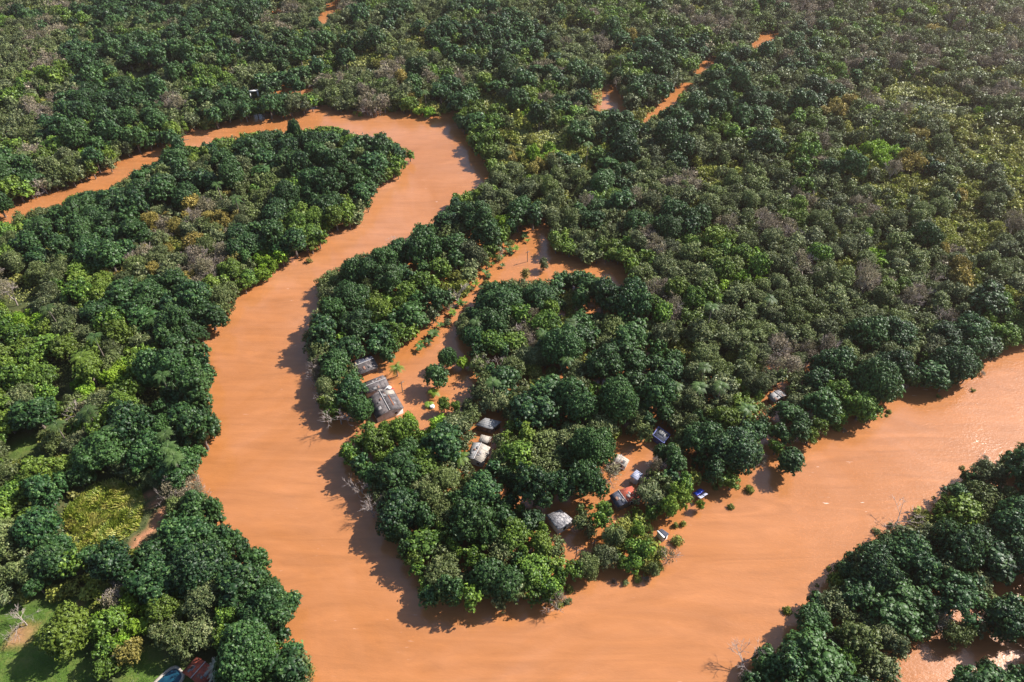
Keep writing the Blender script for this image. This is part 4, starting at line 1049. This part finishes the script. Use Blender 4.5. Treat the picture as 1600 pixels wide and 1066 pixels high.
for c in single:
    rp, t, px, py, s_ = c
    lod = 0 if s_ > 5.0 else 1
    lab, grp = LBL[id(t)]
    make_tree(t, lab, grp, s_ > 4.2, lod)

# the rest of each kind: one mass per kind
MASS = {'D': 'forest_broadleaf', 'M': 'forest_leafy', 'G': 'scrub_forest', 'Y': 'yellowing_woodland', 'B': 'dry_woodland', 'L': 'lime_green_woodland', 'S': 'brushwood'}
ML = {'D': 'dark green broadleaf forest filling the far ground', 'M': 'mid green leafy forest among the far trees', 'G': 'grey-green scrub forest covering the far ground', 'Y': 'yellowish trees scattered through the far forest',
      'B': 'brown half-bare woodland across the far forest', 'L': 'lime green trees scattered through the far forest', 'S': 'low yellow-green bushes filling gaps of the far forest'}
for k in NAMES:
    cs = [c for c in rest if c[1][4] == k]
    if not cs: continue
    q = QM()
    for c in cs:
        x, y, R, h, _, _ = c[1]; v = int(rng.integers(0, 7)); big = 0 if R > sum(REF_R[k]) / 2 else 1
        qc, qt, R0, h0, _c = variant(k, big, 2, v)
        if 'raw' not in _c: _c['raw'] = (qc.data(), qt.data())
        rz = rng.uniform(0, 6.28); co, si = math.cos(rz), math.sin(rz); tv = rng.random(); z = max(ground_z(x, y), -0.2)
        for mi, (V, F, A, M_, T) in enumerate(_c['raw']):
            V = V * [R / R0, R / R0, h / h0]
            V = np.stack([V[:, 0] * co - V[:, 1] * si + x, V[:, 0] * si + V[:, 1] * co + y, V[:, 2] + z], 1)
            q.add(V, F, A, mi, tv)
    tag(put(MASS[k], q.mesh(MASS[k], [FM[k], BARK_PALE if k == 'B' else BARK])), ML[k], 'forest', kind='stuff')
    print('mass', k, len(cs), sum(len(f) for f in q.F))

# ------------------------------------------------------------------ undergrowth on dry ground, cane, grass
M_UND = M_EARTH | grow(M_WATER, 9) | M_FLOOD | M_LAWN | M_CANE
n = 420000
ux = rng.uniform(-1, 1, n); uy = 20 + 420 * rng.random(n) ** 0.85; ux *= 75 + (uy - 18) * 0.60
px, py, s_ = project(ux, uy, 0.0)
ok = ~look(M_UND, px, py)
ux, uy, px, py, s_ = ux[ok], uy[ok], px[ok], py[ok], s_[ok]
hz = np.clip((vnoise(ux, uy, 2.2, 11) * 0.7 + vnoise(ux, uy, 7, 12) * 0.6 - 0.35) * 2.6, 0.1, 2.2)
uz = hz * rng.random(len(ux)) ** 0.5 + 0.35
codes = np.array([[{'D': .2, 'M': .4, 'G': .45, 'B': .55, 'Y': .7, 'S': .85, 'L': .75, 'W': .3}[c] for c in row] for row in GRID])
cv = codes[np.clip((py / 50).astype(int), 0, 21), np.clip((px / 50).astype(int), 0, 31)]
lv = np.clip(cv + rng.normal(size=len(ux)) * 0.18, 0, 1)
q = QM(); Nn = np.stack([rng.normal(size=len(ux)) * .6, rng.normal(size=len(ux)) * .6, np.ones(len(ux))], 1)
q.leaves(np.stack([ux, uy, uz], 1), Nn, np.where(s_ > 6, 0.45, np.where(s_ > 4, 0.7, 1.0)), lv, t=np.floor(vnoise(ux, uy, 5, 20) * 12) / 12)
tag(put('undergrowth', q.mesh('undergrowth', [UNDER])), 'low green undergrowth between the trees', 'undergrowth', kind='stuff')


def scatter_in(mask, x0, x1, y0, y1, n, z=0.0):
    ax, ay = unproject(x0, y1); bx_, by_ = unproject(x1, y0)
    x = rng.uniform(min(ax, unproject(x0, y0)[0]), max(bx_, unproject(x1, y1)[0]), n); y = rng.uniform(ay, by_, n)
    px, py, _ = project(x, y, z); ok = look(mask, px, py); return x[ok], y[ok]


x, y = scatter_in(M_CANE, 95, 235, 745, 860, 26000)
n = len(x); hh = 0.25 + 0.85 * vnoise(x, y, 1.3, 31) + rng.uniform(-.2, .3, n); lean = rng.normal(size=(n, 2)) * 0.35 + np.stack([vnoise(x, y, 3, 8) - .5, vnoise(x, y, 3, 9) - .5], 1) * 1.6
b0 = np.stack([x, y, np.full(n, 0.4)], 1); tp = b0 + np.stack([lean[:, 0], lean[:, 1], hh], 1)
an_ = rng.uniform(0, 6.28, n); sd = np.stack([np.cos(an_), np.sin(an_), 0 * an_], 1) * 0.13
mid = (b0 + tp) / 2 + [0, 0, 0.15]
q = QM(); q.add(np.stack([b0, mid - sd, tp, mid + sd], 1).reshape(-1, 3), np.arange(4 * n).reshape(-1, 4), np.clip(vnoise(x, y, 0.9, 33) * 1.3 - .1 + rng.normal(size=n) * .2, 0, 1))
tag(put('cane_grass', q.mesh('cane_grass', [CANE_M])), 'yellow-green flattened cane filling the clearing on the left bank', 'cane', kind='stuff')
x, y = scatter_in(M_MEAD, -20, 1640, 10, 660, 900000)
n = len(x); hh = 0.4 + 1.5 * vnoise(x, y, 2.6, 51) + rng.uniform(-.2, .4, n)
px, py, s_ = project(x, y, 0.5); q = QM()
q.leaves(np.stack([x, y, hh + 0.3], 1), np.stack([rng.normal(size=n) * .7, rng.normal(size=n) * .7, np.ones(n)], 1), np.where(s_ > 5, 0.4, 0.8), np.clip(vnoise(x, y, 4, 53) * 1.0 + rng.normal(size=n) * .2, 0, 1))
MEADOW = foliage('meadow_blade', (0.075, 0.110, 0.018), (0.190, 0.240, 0.036), (0.380, 0.380, 0.085), (0.230, 0.230, 0.060))
tag(put('meadow_grass', q.mesh('meadow_grass', [MEADOW])), 'sunlit yellow-green tall grass in openings of the forest', 'grass', kind='stuff')
print('meadow', n)
x, y = scatter_in(M_LAWN, -60, 330, 685, 1120, 90000)
n = len(x); zz = np.array([ground_z(a_, b_) for a_, b_ in zip(x, y)])
keep = zz > 0.05; x, y, zz = x[keep], y[keep], zz[keep]; n = len(x)
ed = np.hypot(x - bx, y - by) > 2.0; x, y, zz = x[ed], y[ed], zz[ed]; n = len(x)
q = QM(); q.leaves(np.stack([x, y, zz + 0.06], 1), np.stack([rng.normal(size=n) * .5, rng.normal(size=n) * .5, np.ones(n)], 1), 0.16, np.clip(0.3 + vnoise(x, y, 2.5, 40) * .6 + rng.normal(size=n) * .1, 0, 1))
GRASS = foliage('lawn_blade', (0.045, 0.085, 0.014), (0.075, 0.130, 0.020), (0.140, 0.180, 0.038), (0.100, 0.140, 0.026))
tag(put('grass', q.mesh('grass', [GRASS])), 'short sunlit green grass of the lawn', 'grass', kind='stuff')

# ------------------------------------------------------------------ thin air haze round the whole place
q = QM(); q.box((0, 500, 60.0), (9000, 9000, 64.0))
hz_ = q.mesh('haze', [])
mh = bpy.data.materials.new('haze_air'); mh.use_nodes = True; hn = mh.node_tree; hn.nodes.clear()
ho = hn.nodes.new('ShaderNodeOutputMaterial'); pv = hn.nodes.new('ShaderNodeVolumePrincipled')
pv.inputs['Color'].default_value = (1.0, 0.76, 0.66, 1); pv.inputs['Density'].default_value = 0.00023; pv.inputs['Anisotropy'].default_value = 0.78
hn.links.new(pv.outputs[0], ho.inputs['Volume']); hz_.materials.append(mh)
tag(put('haze', hz_), 'thin warm sunlit haze over the forest', 'haze', kind='stuff')
